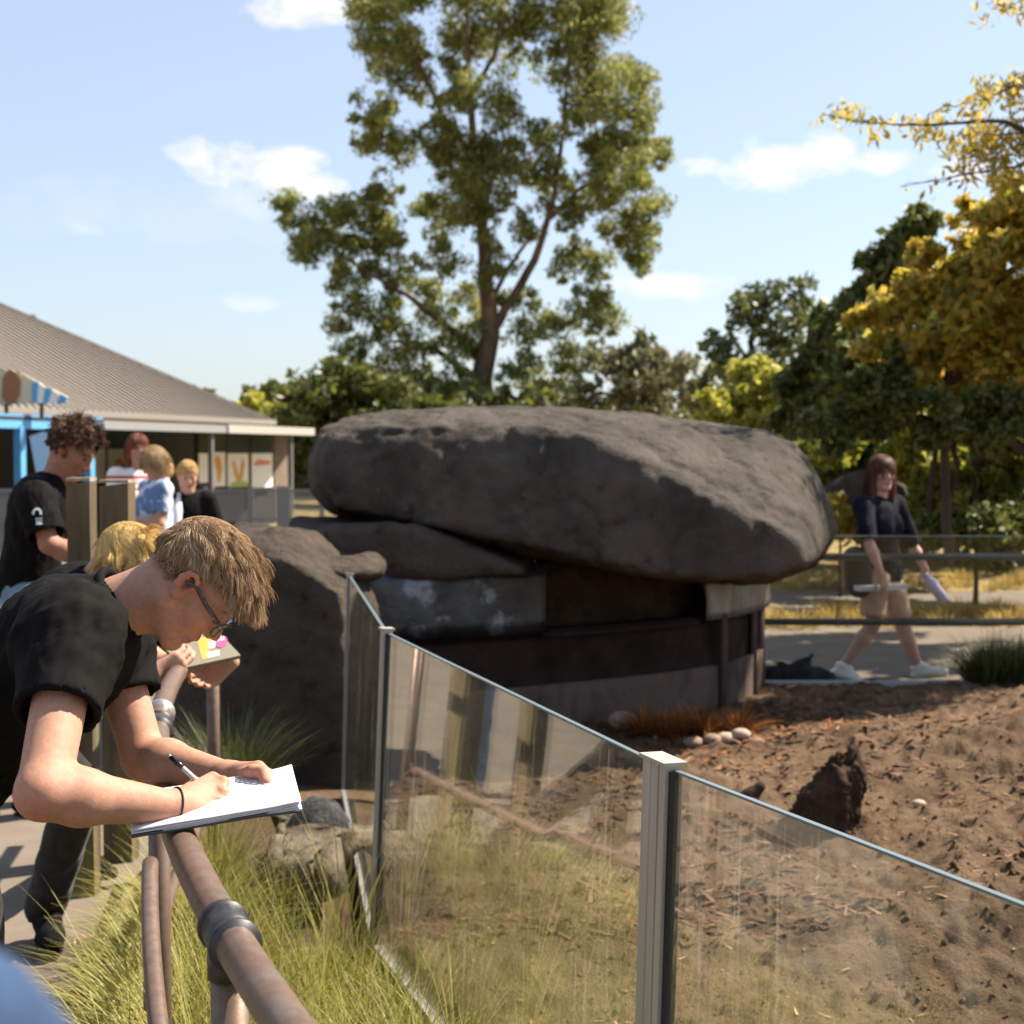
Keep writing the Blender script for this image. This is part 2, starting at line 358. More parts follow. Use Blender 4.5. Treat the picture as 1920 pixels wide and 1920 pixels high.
def head_sdf(f, c, A, s=1.0, ears=True, fem=False, fine=True):
    P = lambda x, y, z: c + A @ (np.array([x, y, z]) * s)
    E = lambda x, y, z, r, k=.02, sub=False: f.ell(P(x, y, z), np.array(r) * s, A, k * s, sub)
    C = lambda a, b, ra, rb=None, k=.015, sub=False: f.cap(P(*a), P(*b), ra * s, (ra if rb is None else rb) * s, k * s, sub=sub)
    E(-.014, 0, .028, (.097, .076, .088)); E(.028, 0, -.03, (.060, .060, .086), .03)
    for y in (-1, 1):
        C((-.004, y * .054, -.058), (.058, y * .016, -.106), .017, .013, .025); E(.05, y * .040, -.022, (.030, .022, .024), .02)
    E(.066, 0, -.106, (.020, .022, .016), .02)
    C((.078, -.028, .024), (.078, .028, .024), .009, None, .02)
    for y in (-1, 1): E(.094, y * .033, .004, (.015, .018, .011), .012, True)
    for y in (-1, 1): E(.071, y * .031, .002, (.0135, .0145, .0125), .006)
    C((.084, 0, .012), (.106, 0, -.030), .0065, .0095, .014)
    for y in (-1, 1): E(.094, y * .012, -.036, (.011, .008, .0085), .008)
    if fine:
        for y in (-1, 1): E(.101, y * .007, -.044, (.005, .0035, .004), .003, True)
    C((.083, -.016, -.064), (.083, .016, -.064), .0065, None, .012); C((.088, -.006, -.063), (.088, .006, -.063), .006, None, .010)
    C((.080, -.014, -.077), (.080, .014, -.077), .0070, None, .012)
    if fine: C((.094, -.018, -.0705), (.094, .018, -.0705), .0042, None, .003, True)
    if ears:
        for y in (-1, 1):
            ye = y * .0765
            E(-.010, ye, -.006, (.019, .007, .028), .008)
            pts = [(.004, ye, -.004), (.006, y * .082, .010), (.001, y * .086, .022), (-.010, y * .089, .027), (-.022, y * .090, .020), (-.026, y * .089, .004), (-.020, y * .086, -.014), (-.008, y * .081, -.028), (-.001, y * .078, -.030)]
            for i in range(len(pts) - 1): C(pts[i], pts[i + 1], .0050, None, .004)
            E(-.004, y * .080, -.028, (.008, .005, .009), .006)
            if fine: E(-.006, y * .092, -.002, (.011, .011, .017), .004, True); C((-.016, y * .086, .012), (-.016, y * .086, -.012), .0042, None, .004)

def hand_sdf(f, wr, d, pn, curl=(25, 35, 25), s=1.0, thumb=30, k=.006, side=1):
    """wr wrist, d knuckle direction, pn direction the palm faces, side +1: thumb on cross(d,pn) side"""
    d = unit(d); pn = unit(pn - d * np.dot(pn, d)); sd = np.cross(d, pn) * side
    P = lambda a, b, c: wr + s * (a * d + b * sd + c * pn)
    kn = [(.085, .030), (.090, .010), (.086, -.010), (.078, -.029)]; ln = [(.040, .024, .019), (.045, .028, .020), (.041, .026, .020), (.032, .020, .017)]
    for (a, b) in kn: f.cap(P(0, b * .45, 0), P(a, b, 0), .017 * s, .0115 * s, .012)
    f.ell(P(.035, .024, .008), np.array([.032, .016, .015]) * s, np.stack([d, sd, pn], 1), .012)
    for (a, b), l3 in zip(kn, ln):
        p = P(a, b, 0); ang = 0; r = .0092 * s
        for seg, (l_, cu) in enumerate(zip(l3, curl)):
            ang += R(cu); v = math.cos(ang) * d + math.sin(ang) * pn; q = p + v * l_ * s; f.cap(p, q, r, r * .92, .004); p = q; r *= .92
    t0 = P(.022, .026, .006); t1 = t0 + s * .040 * unit(d * .75 + sd * .6 + pn * .5); t2 = t1 + s * .032 * unit(d * .9 + sd * .15 + pn * .45); t3 = t2 + s * .024 * unit(d * .9 - sd * .2 + pn * .4)
    f.chain([t0, t1, t2, t3], [.014 * s, .0105 * s, .0095 * s, .008 * s], .006)

def skin_tint(v, c, A, base, s=1.0, hair=None, lip=(.42, .15, .125), beard=0):
    lp = (v - c) @ A / s; col = np.tile(np.array(base, float), (len(v), 1))
    def g(x, y, z, rx, ry, rz): return np.exp(-(((lp[:, 0] - x) / rx) ** 2 + ((np.abs(lp[:, 1]) - y) / ry) ** 2 + ((lp[:, 2] - z) / rz) ** 2))
    def mixin(m, cc, a):
        m = np.clip(m * a, 0, 1)[:, None]; col[:] = col * (1 - m) + np.array(cc) * m
    b = np.array(base)
    mixin(g(.055, .045, -.03, .03, .022, .025), b * (1.08, .80, .78), .8); mixin(g(-.01, .085, 0, .025, .012, .032), b * (1.05, .72, .68), .9)
    mixin(g(.105, 0, -.032, .014, .016, .016), b * (1.05, .75, .72), .8)
    mixin(g(.088, 0, -.070, .016, .025, .010), lip, 1.3); mixin(g(.086, 0, -.0705, .02, .027, .0028), (.16, .05, .045), .9); mixin(g(.101, .008, -.045, .007, .005, .005), (.14, .045, .035), 1.0); mixin(g(-.002, .092, -.002, .013, .02, .014), (.26, .09, .07), .55)  # lip colour; mouth line, nostrils and ear hollows darkened with painted shade
    if beard: mixin(np.clip((lp[:, 0] > .0) * (lp[:, 2] < -.045) * (lp[:, 2] > -.14), 0, 1).astype(float), b * (.62, .58, .58), beard)
    if hair is not None:
        mask, hc = hair; mixin(mask(lp), hc, 1)
    return np.concatenate([col, np.ones((len(v), 1))], 1)

def set_tint(o, col):
    a = o.data.color_attributes.new('tint', 'FLOAT_COLOR', 'POINT'); a.data.foreach_set('color', np.asarray(col, np.float32).ravel())

def fold(v, nrm, amp, sc, seed=0, axis=None, keep=()):
    p = v * sc + seed
    if axis is not None: p = p - 0.78 * (v @ axis)[:, None] * axis * sc
    n = 1 - 2 * np.abs(fbm(p, 3))
    for c_, r_ in keep: n = n * np.clip((np.linalg.norm(v - c_, axis=1) - r_ * .75) / (r_ * .5), 0, 1)
    return v + nrm * (amp * n)[:, None]

def ik(a, b, l1, l2, hint):
    a, b = np.asarray(a, float), np.asarray(b, float); d = b - a; D = np.linalg.norm(d); D2 = min(D, (l1 + l2) * .995); x = (l1 * l1 - l2 * l2 + D2 * D2) / (2 * D2)
    hgt = math.sqrt(max(0, l1 * l1 - x * x)); u = d / D; hp = unit(np.asarray(hint, float) - u * np.dot(hint, u)); return a + u * x * D / D2 + hp * hgt

def strands(name, parent, c, A, s, n, lenf, dirf, mat, rad=.0009, seg=7, curl=.3, cfreq=40, grav=.3, rx=(.104, .083, .099), cen=(-.014, 0, .030), seed=1, clump=.5):
    rg = np.random.default_rng(seed); u = rg.normal(size=(n * 3, 3)); u /= np.linalg.norm(u, axis=1, keepdims=True); ln = lenf(u); kp = ln > 0; u, ln = u[kp][:n], ln[kp][:n]; n = len(u)
    rxa, cn = np.array(rx), np.array(cen)
    p = cn + u * rxa; nl = u / rxa; nl /= np.linalg.norm(nl, axis=1, keepdims=True)
    gl = A.T @ np.array([0, 0, -1.0]); d = dirf(u, nl); d /= np.linalg.norm(d, axis=1, keepdims=True)
    ck = np.round(p * 55) * 3.7; pts = [p]; step = ln / seg
    for i in range(seg):
        t = (i + 1) / seg
        wob = np.stack([vnoise(p * cfreq + 5.1 + ck), vnoise(p * cfreq + 31.7 + ck), vnoise(p * cfreq + 77.3 + ck)], 1) * clump + rg.normal(size=(n, 3)) * .28 * (1 - clump)
        d = d + curl * wob + grav * t * gl; d /= np.linalg.norm(d, axis=1, keepdims=True)
        p = p + d * step[:, None]
        e = (p - cn) / rxa; el = np.linalg.norm(e, axis=1); ins = el < 1.0; p[ins] = cn + (e[ins] / el[ins][:, None]) * rxa * (1.0 + .03 * rg.random(ins.sum()))[:, None]
        pts.append(p.copy())
    P = np.stack(pts, 1); P = c + (P * s) @ A.T
    T = np.gradient(P, axis=1); T /= np.linalg.norm(T, axis=2, keepdims=True) + 1e-9
    a = np.cross(T, np.array([.31, .77, .55])); a /= np.linalg.norm(a, axis=2, keepdims=True) + 1e-9; b = np.cross(T, a)
    rr = (rad * s * np.linspace(1, .35, seg + 1))[None, :, None] * (.7 + .6 * rg.random((n, 1, 1)))
    ring = np.stack([P + rr * (math.cos(k * 2.094) * a + math.sin(k * 2.094) * b) for k in range(3)], 2)
    v = ring.reshape(-1, 3); base = (np.arange(n) * (seg + 1) * 3)[:, None, None]; i = np.arange(seg)[None, :, None] * 3; k = np.arange(3)[None, None, :]
    q = np.stack([base + i + k, base + i + (k + 1) % 3, base + i + 3 + (k + 1) % 3, base + i + 3 + k], -1).reshape(-1, 4)
    return obj(name, v, q, mat, parent)

def project(o, pts, off=.003):
    """lay marks on the outer face of a mesh: rays along the line of sight of the person who sees that face"""
    wl = WL[o.name]; me = o.data; vs = [tuple(v.co + Vector(tuple(wl))) for v in me.vertices]; bv = BVHTree.FromPolygons(vs, [tuple(p.vertices) for p in me.polygons])
    res = []
    for px, py in pts:
        d = cray(px, py); h = bv.ray_cast(Vector((0, 0, EYE)), Vector(tuple(unit(d))))
        res.append(None if h[0] is None else np.array(h[0]) + np.array(h[1]) * off)
    return res

BASE_SKIN = (.42, .225, .155)
def person(name, label, J, sp, h=.007):
    """J: joints; sp: clothing and colour. Every piece of clothing is one mesh, the bare body one continuous mesh"""
    J = {k: np.asarray(v, float) for k, v in J.items()}
    foot = np.mean([J['aL'], J['aR']], 0); root = thing(name, (foot[0], foot[1], 0), label, 'person')
    A = axes(J['fw'], J['up']); c = J['hd']; hs = sp.get('hs', 1.0)
    spine = unit(J['chs'] - J['pel']); side = unit(J['sL'] - J['sR']); fr = unit(np.cross(side, spine))
    allp = np.stack([v for k, v in J.items() if k not in ('fw', 'up', 'tL', 'tR', 'pnL', 'pnR', 'hdL', 'hdR')])
    bw = sp.get('bw', 1.0); aw = sp.get('aw', 1.0); lw = sp.get('lw', 1.0)
    legs = sp.get('bodylegs', True)
    # body
    lo = allp.min(0) - .22; hi = allp.max(0) + .22
    if sp.get('clip') is not None: lo = np.maximum(lo, sp['clip'][0]); hi = np.minimum(hi, sp['clip'][1])
    f = Fld(lo, hi, h)
    head_sdf(f, c, A, hs, True, fine=h < .005)
    nb = c + A @ (np.array([-.030, 0, -.045]) * hs); f.cap(J['nck'] - spine * .02, nb, .058 * hs * sp.get('nw', 1), .052 * hs * sp.get('nw', 1), .035)
    f.cap(c + A @ (np.array([.0, 0, -.06]) * hs), J['nck'] + fr * .01, .040 * hs, .045 * hs, .03)
    f.cap(J['sR'], J['sL'], .045, None, .04); f.cap(J['chs'], J['nck'], .09, .05, .03, n=fr, q=.75)
    f.cap(J['pel'], J['chs'], .105 * bw, .115 * bw, .03, n=fr, q=.7)
    for X in 'LR':
        s_, e_, w_ = J['s' + X], J['e' + X], J['w' + X]
        f.cap(s_, e_, .047 * aw, .039 * aw, .025)
        fa = e_ + (w_ - e_) * .28; f.cap(e_, fa, .038 * aw, .042 * aw, .02); f.cap(fa, w_, .042 * aw, .026 * aw, .02)
        if 'hand' + X in sp: sp['hand' + X](f)
        else:
            hd = J.get('hd' + X, w_ - e_); pn = J.get('pn' + X, -side if X == 'L' else side)
            hand_sdf(f, w_, hd, pn, sp.get('curl', (30, 40, 30)), .95 * hs, side=1 if X == 'L' else -1)
        if legs:
            hp, kn, an, to = J['h' + X], J['k' + X], J['a' + X], J['t' + X]
            f.cap(hp, kn, .078 * lw, .052 * lw, .03); cf = kn + (an - kn) * .3; f.cap(kn, cf, .050 * lw, .053 * lw, .03); f.cap(cf, an, .053 * lw, .034 * lw, .03)
            f.cap(an, an + unit(to) * .1 - np.array([0, 0, .04]), .032, .026, .02)
    v, q = f.nets(); b = obj('body', v, q, MAT['skin'], root)
    set_tint(b, skin_tint(v, c, A, sp.get('skin', BASE_SKIN), hs, sp.get('scalp'), beard=sp.get('beard', 0)))
    out = {'root': root, 'body': b, 'A': A, 'c': c, 'fr': fr, 'side': side, 'spine': spine}
    # shirt
    hS = sp.get('hshirt', max(h, .006)); g = Fld(allp.min(0) - .26, allp.max(0) + .26, hS)
    hem = J['pel'] - spine * sp.get('hem', .10)
    g.cap(hem, J['pel'], .152 * bw, .146 * bw, .03, n=fr, q=.80, cut=(hem, -spine)); g.cap(J['pel'], J['chs'], .138 * bw, .148 * bw, .04, n=fr, q=.72, cut=(hem, -spine))
    g.cap(J['sR'] - spine * .01, J['sL'] - spine * .01, .066 * aw, None, .05); g.cap(J['chs'], J['nck'] - spine * .01, .115, .075, .04, n=fr, q=.8)
    if sp.get('bust'):
        for sg in (-1, 1): g.ell(J['chs'] + fr * .075 + side * sg * .07 - spine * .05, (.07, .07, .075), None, .05)
    for X in 'LR':
        t = sp.get('sleeve', .62); s_, e_, w_ = J['s' + X], J['e' + X], J['w' + X]
        if t <= 1:
            p = s_ + (e_ - s_) * t; ax = unit(e_ - s_); g.cap(s_, p, .067 * aw, sp.get('cuff', .062) * aw, .035, cut=(p, ax))
            cu = sp.get('cuff', .062) * aw - .006; g.cap(p - ax * .05, p + ax * .06, cu - .006, cu + .001, .003, sub=True)
        else:
            p = e_ + (w_ - e_) * (t - 1); ax = unit(w_ - e_); g.cap(s_, e_, .064 * aw, .052 * aw, .03); g.cap(e_, p, .052 * aw, .042 * aw, .02, cut=(p, ax))
    nd = unit(nb - J['nck']); g.cap(J['nck'] + nd * .012, J['nck'] + nd * .14, .061 * hs * sp.get('nw', 1), .075 * hs, .006, sub=True)
    v, q = g.nets(); nr = normals(v, q)
    kp = [(J['nck'] + nd * .01, .105)] + [(J['s' + X] + (J['e' + X] - J['s' + X]) * sp.get('sleeve', .62), .10 * aw) for X in 'LR' if sp.get('sleeve', .62) <= 1]
    fa_ = sp.get('foldamp', .006); v = fold(v, nr, fa_, 8, 3.1, spine, kp); v = fold(v, nr, fa_ * .6, 24, 8.1, unit(spine + side * .5), kp); v = fold(v, nr, fa_ * .3, 30, 5.1, unit(J['eR'] - J['sR']))
    out['shirt'] = obj('shirt', v, q, sp['shirt'], root)
    # trousers / shorts
    tl = sp.get('leg', 2.04); g = Fld(np.minimum(allp.min(0), 0 * allp.min(0) + allp.min(0)) - .2, np.maximum(J['pel'], allp.max(0)) + .2, max(h, .009))
    g.cap(J['pel'] - spine * .04, J['pel'] - spine * .08, .122 * bw, .128 * bw, .03, n=fr, q=.70)
    for X in 'LR':
        hp, kn, an = J['h' + X], J['k' + X], J['a' + X]
        g.cap(J['pel'] - spine * .05, hp, .098 * bw, .092 * lw, .03)
        if tl <= 1: p = hp + (kn - hp) * tl; g.cap(hp, p, .096 * lw, .090 * lw, .03, cut=(p, p - hp))
        else:
            p = kn + (an - kn) * (tl - 1); g.cap(hp, kn, .094 * lw, .066 * lw, .035); g.cap(kn, p, .066 * lw, sp.get('hemr', .064) * lw, .02, cut=(p, p - kn))
    v, q = g.nets(); nr = normals(v, q); v = fold(v, nr, .008, 13, 1.7, np.array([.5, 0, .86])); out['trousers'] = obj(sp.get('legname', 'trousers'), v, q, sp['trousers'], root)
    # shoes
    if sp.get('shoe'):
        for X in 'LR':
            an, to = J['a' + X], unit(J['t' + X]); up = np.array([0, 0, 1.0]); g = Fld(an - .3, an + .3, .006); sid = unit(np.cross(to, up)); upv = np.cross(sid, to)
            g.cap(an + upv * .02 + to * .01, an + to * .075 - upv * .035, .040, .038, .02); heel = an - to * .045 - upv * .055; ball = an + to * .12 - upv * .062; toe = an + to * .17 - upv * .064
            g.chain([heel, an + to * .04 - upv * .045, ball, toe], [.036, .043, .042, .034], .02, n=upv, q=.85); g.cap(an - to * .015 + upv * .03, an - to * .01 - upv * .03, .040, .044, .025, cut=(an + upv * .03, upv))
            v, q = g.nets(); sh = obj('shoe', v, q, sp['shoe'], root)
            z0 = -upv * .098
            pts = []
            for k in range(20):
                a = 2 * math.pi * k / 20; lx = math.cos(a) * .135 + .06; ly = math.sin(a) * (.046 if lx > .05 else .038); pts.append(an + to * lx + sid * ly - upv * .088)
            V = np.array(pts + [p - upv * .020 for p in pts]); Fc = [tuple(range(20)), tuple(range(39, 19, -1))] + [(k, (k + 1) % 20, 20 + (k + 1) % 20, 20 + k) for k in range(20)]
            obj('sole', V, Fc, sp.get('sole', MAT['seal']), sh)
    if sp.get('face', True):
        P = lambda x, y, z: c + A @ (np.array([x, y, z]) * hs)
        for y in (-1, 1):
            E_ = Fld(P(.07, y * .031, .0) - .03, P(.07, y * .031, .0) + .03, .002)
            E_.ell(P(.079, y * .031, .001), (.008 * hs, .014 * hs, .0075 * hs), A, .001); v, q = E_.nets(); obj('eye', v, q, MAT['eye'], root)
            v, q = tube([P(.083, y * .016, .022), P(.085, y * .030, .027), P(.074, y * .045, .022)], [.0045 * hs, .006 * hs, .003 * hs], 6); obj('eyebrow', v, q, sp.get('brow', MAT['curl']), root)
    return out
MAT['eye'] = M('eye', (.05, .035, .03), .2)

def blob_hair(root, c, A, s, parts, mat, h=.006, amp=.006, sc=60):
    f = Fld(c - .32 * s, c + .32 * s, h)
    for (x, y, z, r) in parts: f.ell(c + A @ (np.array([x, y, z]) * s), np.array(r) * s, A, .015)
    # open the face
    f.ell(c + A @ (np.array([.09, 0, -.04]) * s), np.array([.075, .054, .095]) * s, A, .01, True)
    v, q = f.nets(); nr = normals(v, q); v = v + nr * (amp * fbm(v * sc, 3))[:, None]
    return obj('hair', v, q, mat, root)

# ------------------------------------------------------------------ ground, paths, soil
Yr = np.array([1.585, 1.85, 2.36, 3.54, 4.15]); Xr = np.array([-.247, -.383, -.546, -.866, -.966])
RC = np.polyfit(Yr, Xr, 2)
def railx(Y): return np.where(np.asarray(Y) < 4.6, np.polyval(RC, Y), np.polyval(RC, 4.6) + (np.asarray(Y) - 4.6) * -.16)
fence_top = [at(656, 1082, 6.93), at(725, 1186, 4.74), at(1243, 1440, 2.71)]
d3 = unit(gnd(1920, 1702, fence_top[2][2])[:2] - fence_top[2][:2]); fence_top.append(np.array([*(fence_top[2][:2] + d3 * 2.15), fence_top[2][2]]))
FT = np.array(fence_top); FH = float(FT[:, 2].mean()); FT[:, 2] = FH
FB = FT.copy(); FB[:, 2] = 0; FB[0] = gnd(646, 1495); FB[1] = gnd(703, 1790); FB[2, 0] -= .03
def fencex(Y): return np.interp(Y, FT[::-1, 1], FT[::-1, 0])
v, q = quadgrid(np.array([[[x, y, -.03] for x in np.linspace(-400, 400, 9)] for y in np.linspace(-100, 700, 9)], float))
obj('ground', v, q, MAT['drygrass'], kind='structure')
ys = np.linspace(-3, 24, 90); xs = np.linspace(0, 1, 24)
P = np.zeros((90, 24, 3))
for i, y in enumerate(ys):
    r_ = float(railx(max(y, 1.2))) - .25 + .05 * math.sin(y * 3.1) + .03 * math.sin(y * 9); P[i, :, 0] = -17 + (r_ + 17) * xs ** .5; P[i, :, 1] = y
v, q = quadgrid(P); obj('path', v, q[:, ::-1], MAT['concrete'], kind='structure')
P = np.array([[[x, y, -.008 + .03 * max(0, vnoise(np.array([x * 3, y * 3, 0])))] for x in np.linspace(-2.2, 1.2, 60)] for y in np.linspace(.3, 9, 120)])
for i in range(120):
    for j in range(60):
        if P[i, j, 0] < float(railx(max(P[i, j, 1], 1.2))) - .2: P[i, j, 2] = -.02
v, q = quadgrid(P); obj('planting_soil', v, q[:, ::-1], MAT['dirt'], kind='structure')
# enclosure soil, finer towards the viewer
nr_, nc_ = 420, 400; yy = np.geomspace(.9, 10.05, nr_); P = np.zeros((nr_, nc_, 3))
for i, y in enumerate(yy):
    x0 = float(fencex(max(y, .75))) + .02; x1 = max(x0 + 1.5, .3556 * y + 1.6); P[i, :, 0] = np.linspace(x0, x1, nc_); P[i, :, 1] = y
pt = P.reshape(-1, 3); X_, Y_ = pt[:, 0], pt[:, 1]
z = .05 * fbm(np.stack([X_ * 1.1, Y_ * 1.1, 0 * X_ + 3], 1), 3) + .06 * (np.abs(fbm(np.stack([X_ * 4, Y_ * 5, 0 * X_], 1), 4))) + .022 * fbm(np.stack([X_ * 22, Y_ * 22, 0 * X_ + 9], 1), 4)
cl = np.clip(fbm(np.stack([X_ * 16, Y_ * 16, 0 * X_ + 40], 1), 3) - .12, 0, 1); z += .05 * cl
for (mx_, my_, ra, hh) in [(2.25, 5.3, .75, .30), (1.55, 4.55, .45, .16), (1.9, 3.6, .4, .10), (2.9, 6.9, .8, .40), (1.9, 7.6, .5, .14), (3.3, 8.6, .7, .2), (1.0, 6.8, .7, .08)]:
    z += hh * np.exp(-((X_ - mx_) ** 2 + (Y_ - my_) ** 2) / ra ** 2)
z += .02; P[..., 2] = z.reshape(nr_, nc_)
v, q = quadgrid(P); obj('enclosure_soil', v, q[:, ::-1], MAT['dirt'], kind='structure')
SOILP = P.copy()
def SOIL(x, y):
    r_ = SOILP[np.argmin(abs(yy - y))]; return float(r_[np.argmin(abs(r_[:, 0] - x)), 2])
v, q = quadgrid(np.array([[[x, y, .004 + .01 * vnoise(np.array([x, y, 0]))] for x in np.linspace(-2.5, 14, 40)] for y in np.linspace(10.1, 13.6, 12)])); obj('path', v, q[:, ::-1], MAT['concrete'], kind='structure')
v, q = quadgrid(np.array([[[x, y, .0] for x in np.linspace(-3, 16, 20)] for y in np.linspace(14.9, 17.2, 6)])); obj('path', v, q[:, ::-1], MAT['concrete'], kind='structure')

# ------------------------------------------------------------------ plants
def blade_mesh(base, dirs, ln, wd, bend, seg=4, rg=RNG):
    n = len(base); d = dirs / np.linalg.norm(dirs, axis=1, keepdims=True); hz = d.copy(); hz[:, 2] = 0; hz /= np.linalg.norm(hz, axis=1, keepdims=True) + 1e-6
    s = np.cross(d, [0, 0, 1.0]); s /= np.linalg.norm(s, axis=1, keepdims=True) + 1e-6; p = base.copy(); pts = []
    tw = rg.random(n) * .8 - .4; s = s + tw[:, None] * hz
    for i in range(seg + 1):
        t = i / seg; w_ = (wd * (1 - t ** 1.6) + .0003)[:, None]; pts.append((p - s * w_, p + s * w_))
        d = d + (hz * .9 - np.array([0, 0, 1.0]) * .75) * (bend / seg)[:, None] * (t + .2); d /= np.linalg.norm(d, axis=1, keepdims=True); p = p + d * (ln / seg)[:, None]
    V = np.stack([np.stack(x, 1) for x in pts], 1).reshape(-1, 3); b = (np.arange(n) * (seg + 1) * 2)[:, None]; k = np.arange(seg)[None] * 2
    return V, np.stack([b + k, b + k + 1, b + k + 3, b + k + 2], -1).reshape(-1, 4)
def tussock(cen, n, ln, spread=.06, lean=.5, wd=.0022, bend=1.0):
    a = RNG.random(n) * 6.283; r = np.sqrt(RNG.random(n)); b = np.stack([cen[0] + spread * r * np.cos(a), cen[1] + spread * r * np.sin(a), cen[2] + 0 * a], 1)
    t = lean * r * (.5 + RNG.random(n)); d = np.stack([np.cos(a) * t, np.sin(a) * t, 0 * a + 1], 1)
    return blade_mesh(b, d, ln * (.55 + .5 * RNG.random(n)), wd * (.7 + .6 * RNG.random(n)), bend * (.4 + .9 * RNG.random(n)))
def cat(parts):
    V, Q, n = [], [], 0
    for v, q in parts: V.append(v); Q.append(q + n); n += len(v)
    return np.concatenate(V), np.concatenate(Q)
MAT['grass'] = M('tussock_grass', (.2, .2, .05), .55, island=[(.15, .16, .025), (.42, .40, .06), (.54, .47, .12), (.31, .31, .05), (.64, .53, .20), (.46, .44, .07)], transl=.45, var=.45, vs=3.5)
MAT['greengrass'] = M('green_tussock', (.1, .12, .04), .55, island=[(.04, .055, .018), (.09, .105, .035), (.20, .19, .08), (.07, .085, .025)], transl=.35)
MAT['straw'] = M('straw_litter', (.4, .28, .14), .8, island=[(.2, .12, .06), (.42, .3, .16), (.55, .42, .24)])
parts = []
for k in range(230):
    y = 1.35 + 3.9 * RNG.random() ** 1.15; xr, xf = float(railx(y)), float(fencex(y)); t = RNG.random(); x = xr - .02 + (xf - .06 - xr) * t
    if ((x + .62) ** 2 + (y - 5.2) ** 2 < .2) or (y > 4.5 and x > -1.0): continue
    hk = 1.0 if y < 3.6 or x < railx(y) + .22 else .42
    parts.append(tussock((x, y, 0), int(70 + 50 * RNG.random()), hk * (.30 + .2 * RNG.random()), .05, .5, .0021, 1.0 + .6 * RNG.random()))
for k in range(210):
    y = 1.5 + 3.4 * RNG.random(); x = float(railx(y)) + .03 - (.19 if y < 3.4 else .12) * RNG.random(); parts.append(tussock((x, y, 0), 70, .24 + .24 * RNG.random(), .05, 1.0, .0024, 1.5))
for k in range(90):
    y = 1.4 + 3.6 * RNG.random(); x = float(railx(y)) - .15 + .7 * RNG.random()
    if x < float(fencex(y)) - .06 and (x + .62) ** 2 + (y - 5.2) ** 2 > .25: parts.append(tussock((x, y, 0), 12, .6, .03, .55, .0016, .7))
v, q = cat(parts); obj('grass', v, q, MAT['grass'], kind='stuff', label='yellow green tussock grass between the pipe railing and the glass fence')
b = np.stack([RNG.normal(-.62, .28, 900), RNG.uniform(1.7, 5.0, 900), 0 * np.arange(900) + .008], 1); b[:, 0] = railx(b[:, 1]) - .12 - np.abs(RNG.normal(0, .12, 900))
a = RNG.random(900) * 6.283
v, q = blade_mesh(b, np.stack([np.cos(a), np.sin(a), .12 + 0 * a], 1), .04 + .1 * RNG.random(900), .0015 + .002 * RNG.random(900), .3 * RNG.random(900), 2)
obj('straw_litter', v, q, MAT['straw'], kind='stuff', label='dry straw and leaf litter along the path edge')
v, q = cat([tussock((*(gnd(432, 1510)[:2]), 0), 520, .52, .10, .45, .003, 1.0), tussock((*(gnd(470, 1500)[:2]), 0), 300, .42, .09, .55, .003, 1.0)])
obj('grass_tussock', v, q, MAT['greengrass'], label='tall green grass tussock growing against the dark rock wall', cat='grass tussock')
v, q = cat([tussock((*gnd(1890, 1300)[:2] + np.array([dx, .25]), 0), 900, .45, .14, .7, .004, 1.1) for dx in (-.05, .12, .3)])
obj('grass_tussock', v, q, MAT['greengrass'], label='green grass tussock at the far glass beside the walking woman', cat='grass tussock')
parts = []
for k in range(170):
    x = RNG.uniform(1.2, 9); y = RNG.uniform(13.5, 14.9) if k % 3 else RNG.uniform(17.2, 19); parts.append(tussock((x, y, 0), 60, .22, .15, .8, .006, 1))
v, q = cat(parts); obj('dry_grass', v, q, M('dry_grass', (.4, .27, .09), .8, island=[(.28, .19, .06), (.5, .36, .13), (.36, .26, .07)], transl=.3), kind='stuff', label='golden dry grass verge beyond the path')

def leaves(n, cen, rad, ls, lw, rg, shell=.45, droop=0):
    u = rg.normal(size=(n, 3)); u /= np.linalg.norm(u, axis=1, keepdims=True); r = shell + (1 - shell) * rg.random(n) ** .7; p = cen + u * r[:, None] * np.asarray(rad)
    p += (np.stack([vnoise(p * 1.7 / np.mean(rad)), vnoise(p * 1.7 / np.mean(rad) + 40), vnoise(p * 1.7 / np.mean(rad) + 80)], 1)) * np.mean(rad) * .45
    a = rg.normal(size=(n, 3)); a[:, 2] -= droop; a /= np.linalg.norm(a, axis=1, keepdims=True); b = np.cross(a, rg.normal(size=(n, 3))); b /= np.linalg.norm(b, axis=1, keepdims=True)
    l_ = ls * (.6 + .8 * rg.random(n))[:, None]; w_ = lw * (.6 + .8 * rg.random(n))[:, None]
    v = np.stack([p - a * l_ / 2, p + b * w_ / 2, p + a * l_ / 2, p - b * w_ / 2], 1).reshape(-1, 3); return v, np.arange(n * 4).reshape(n, 4)
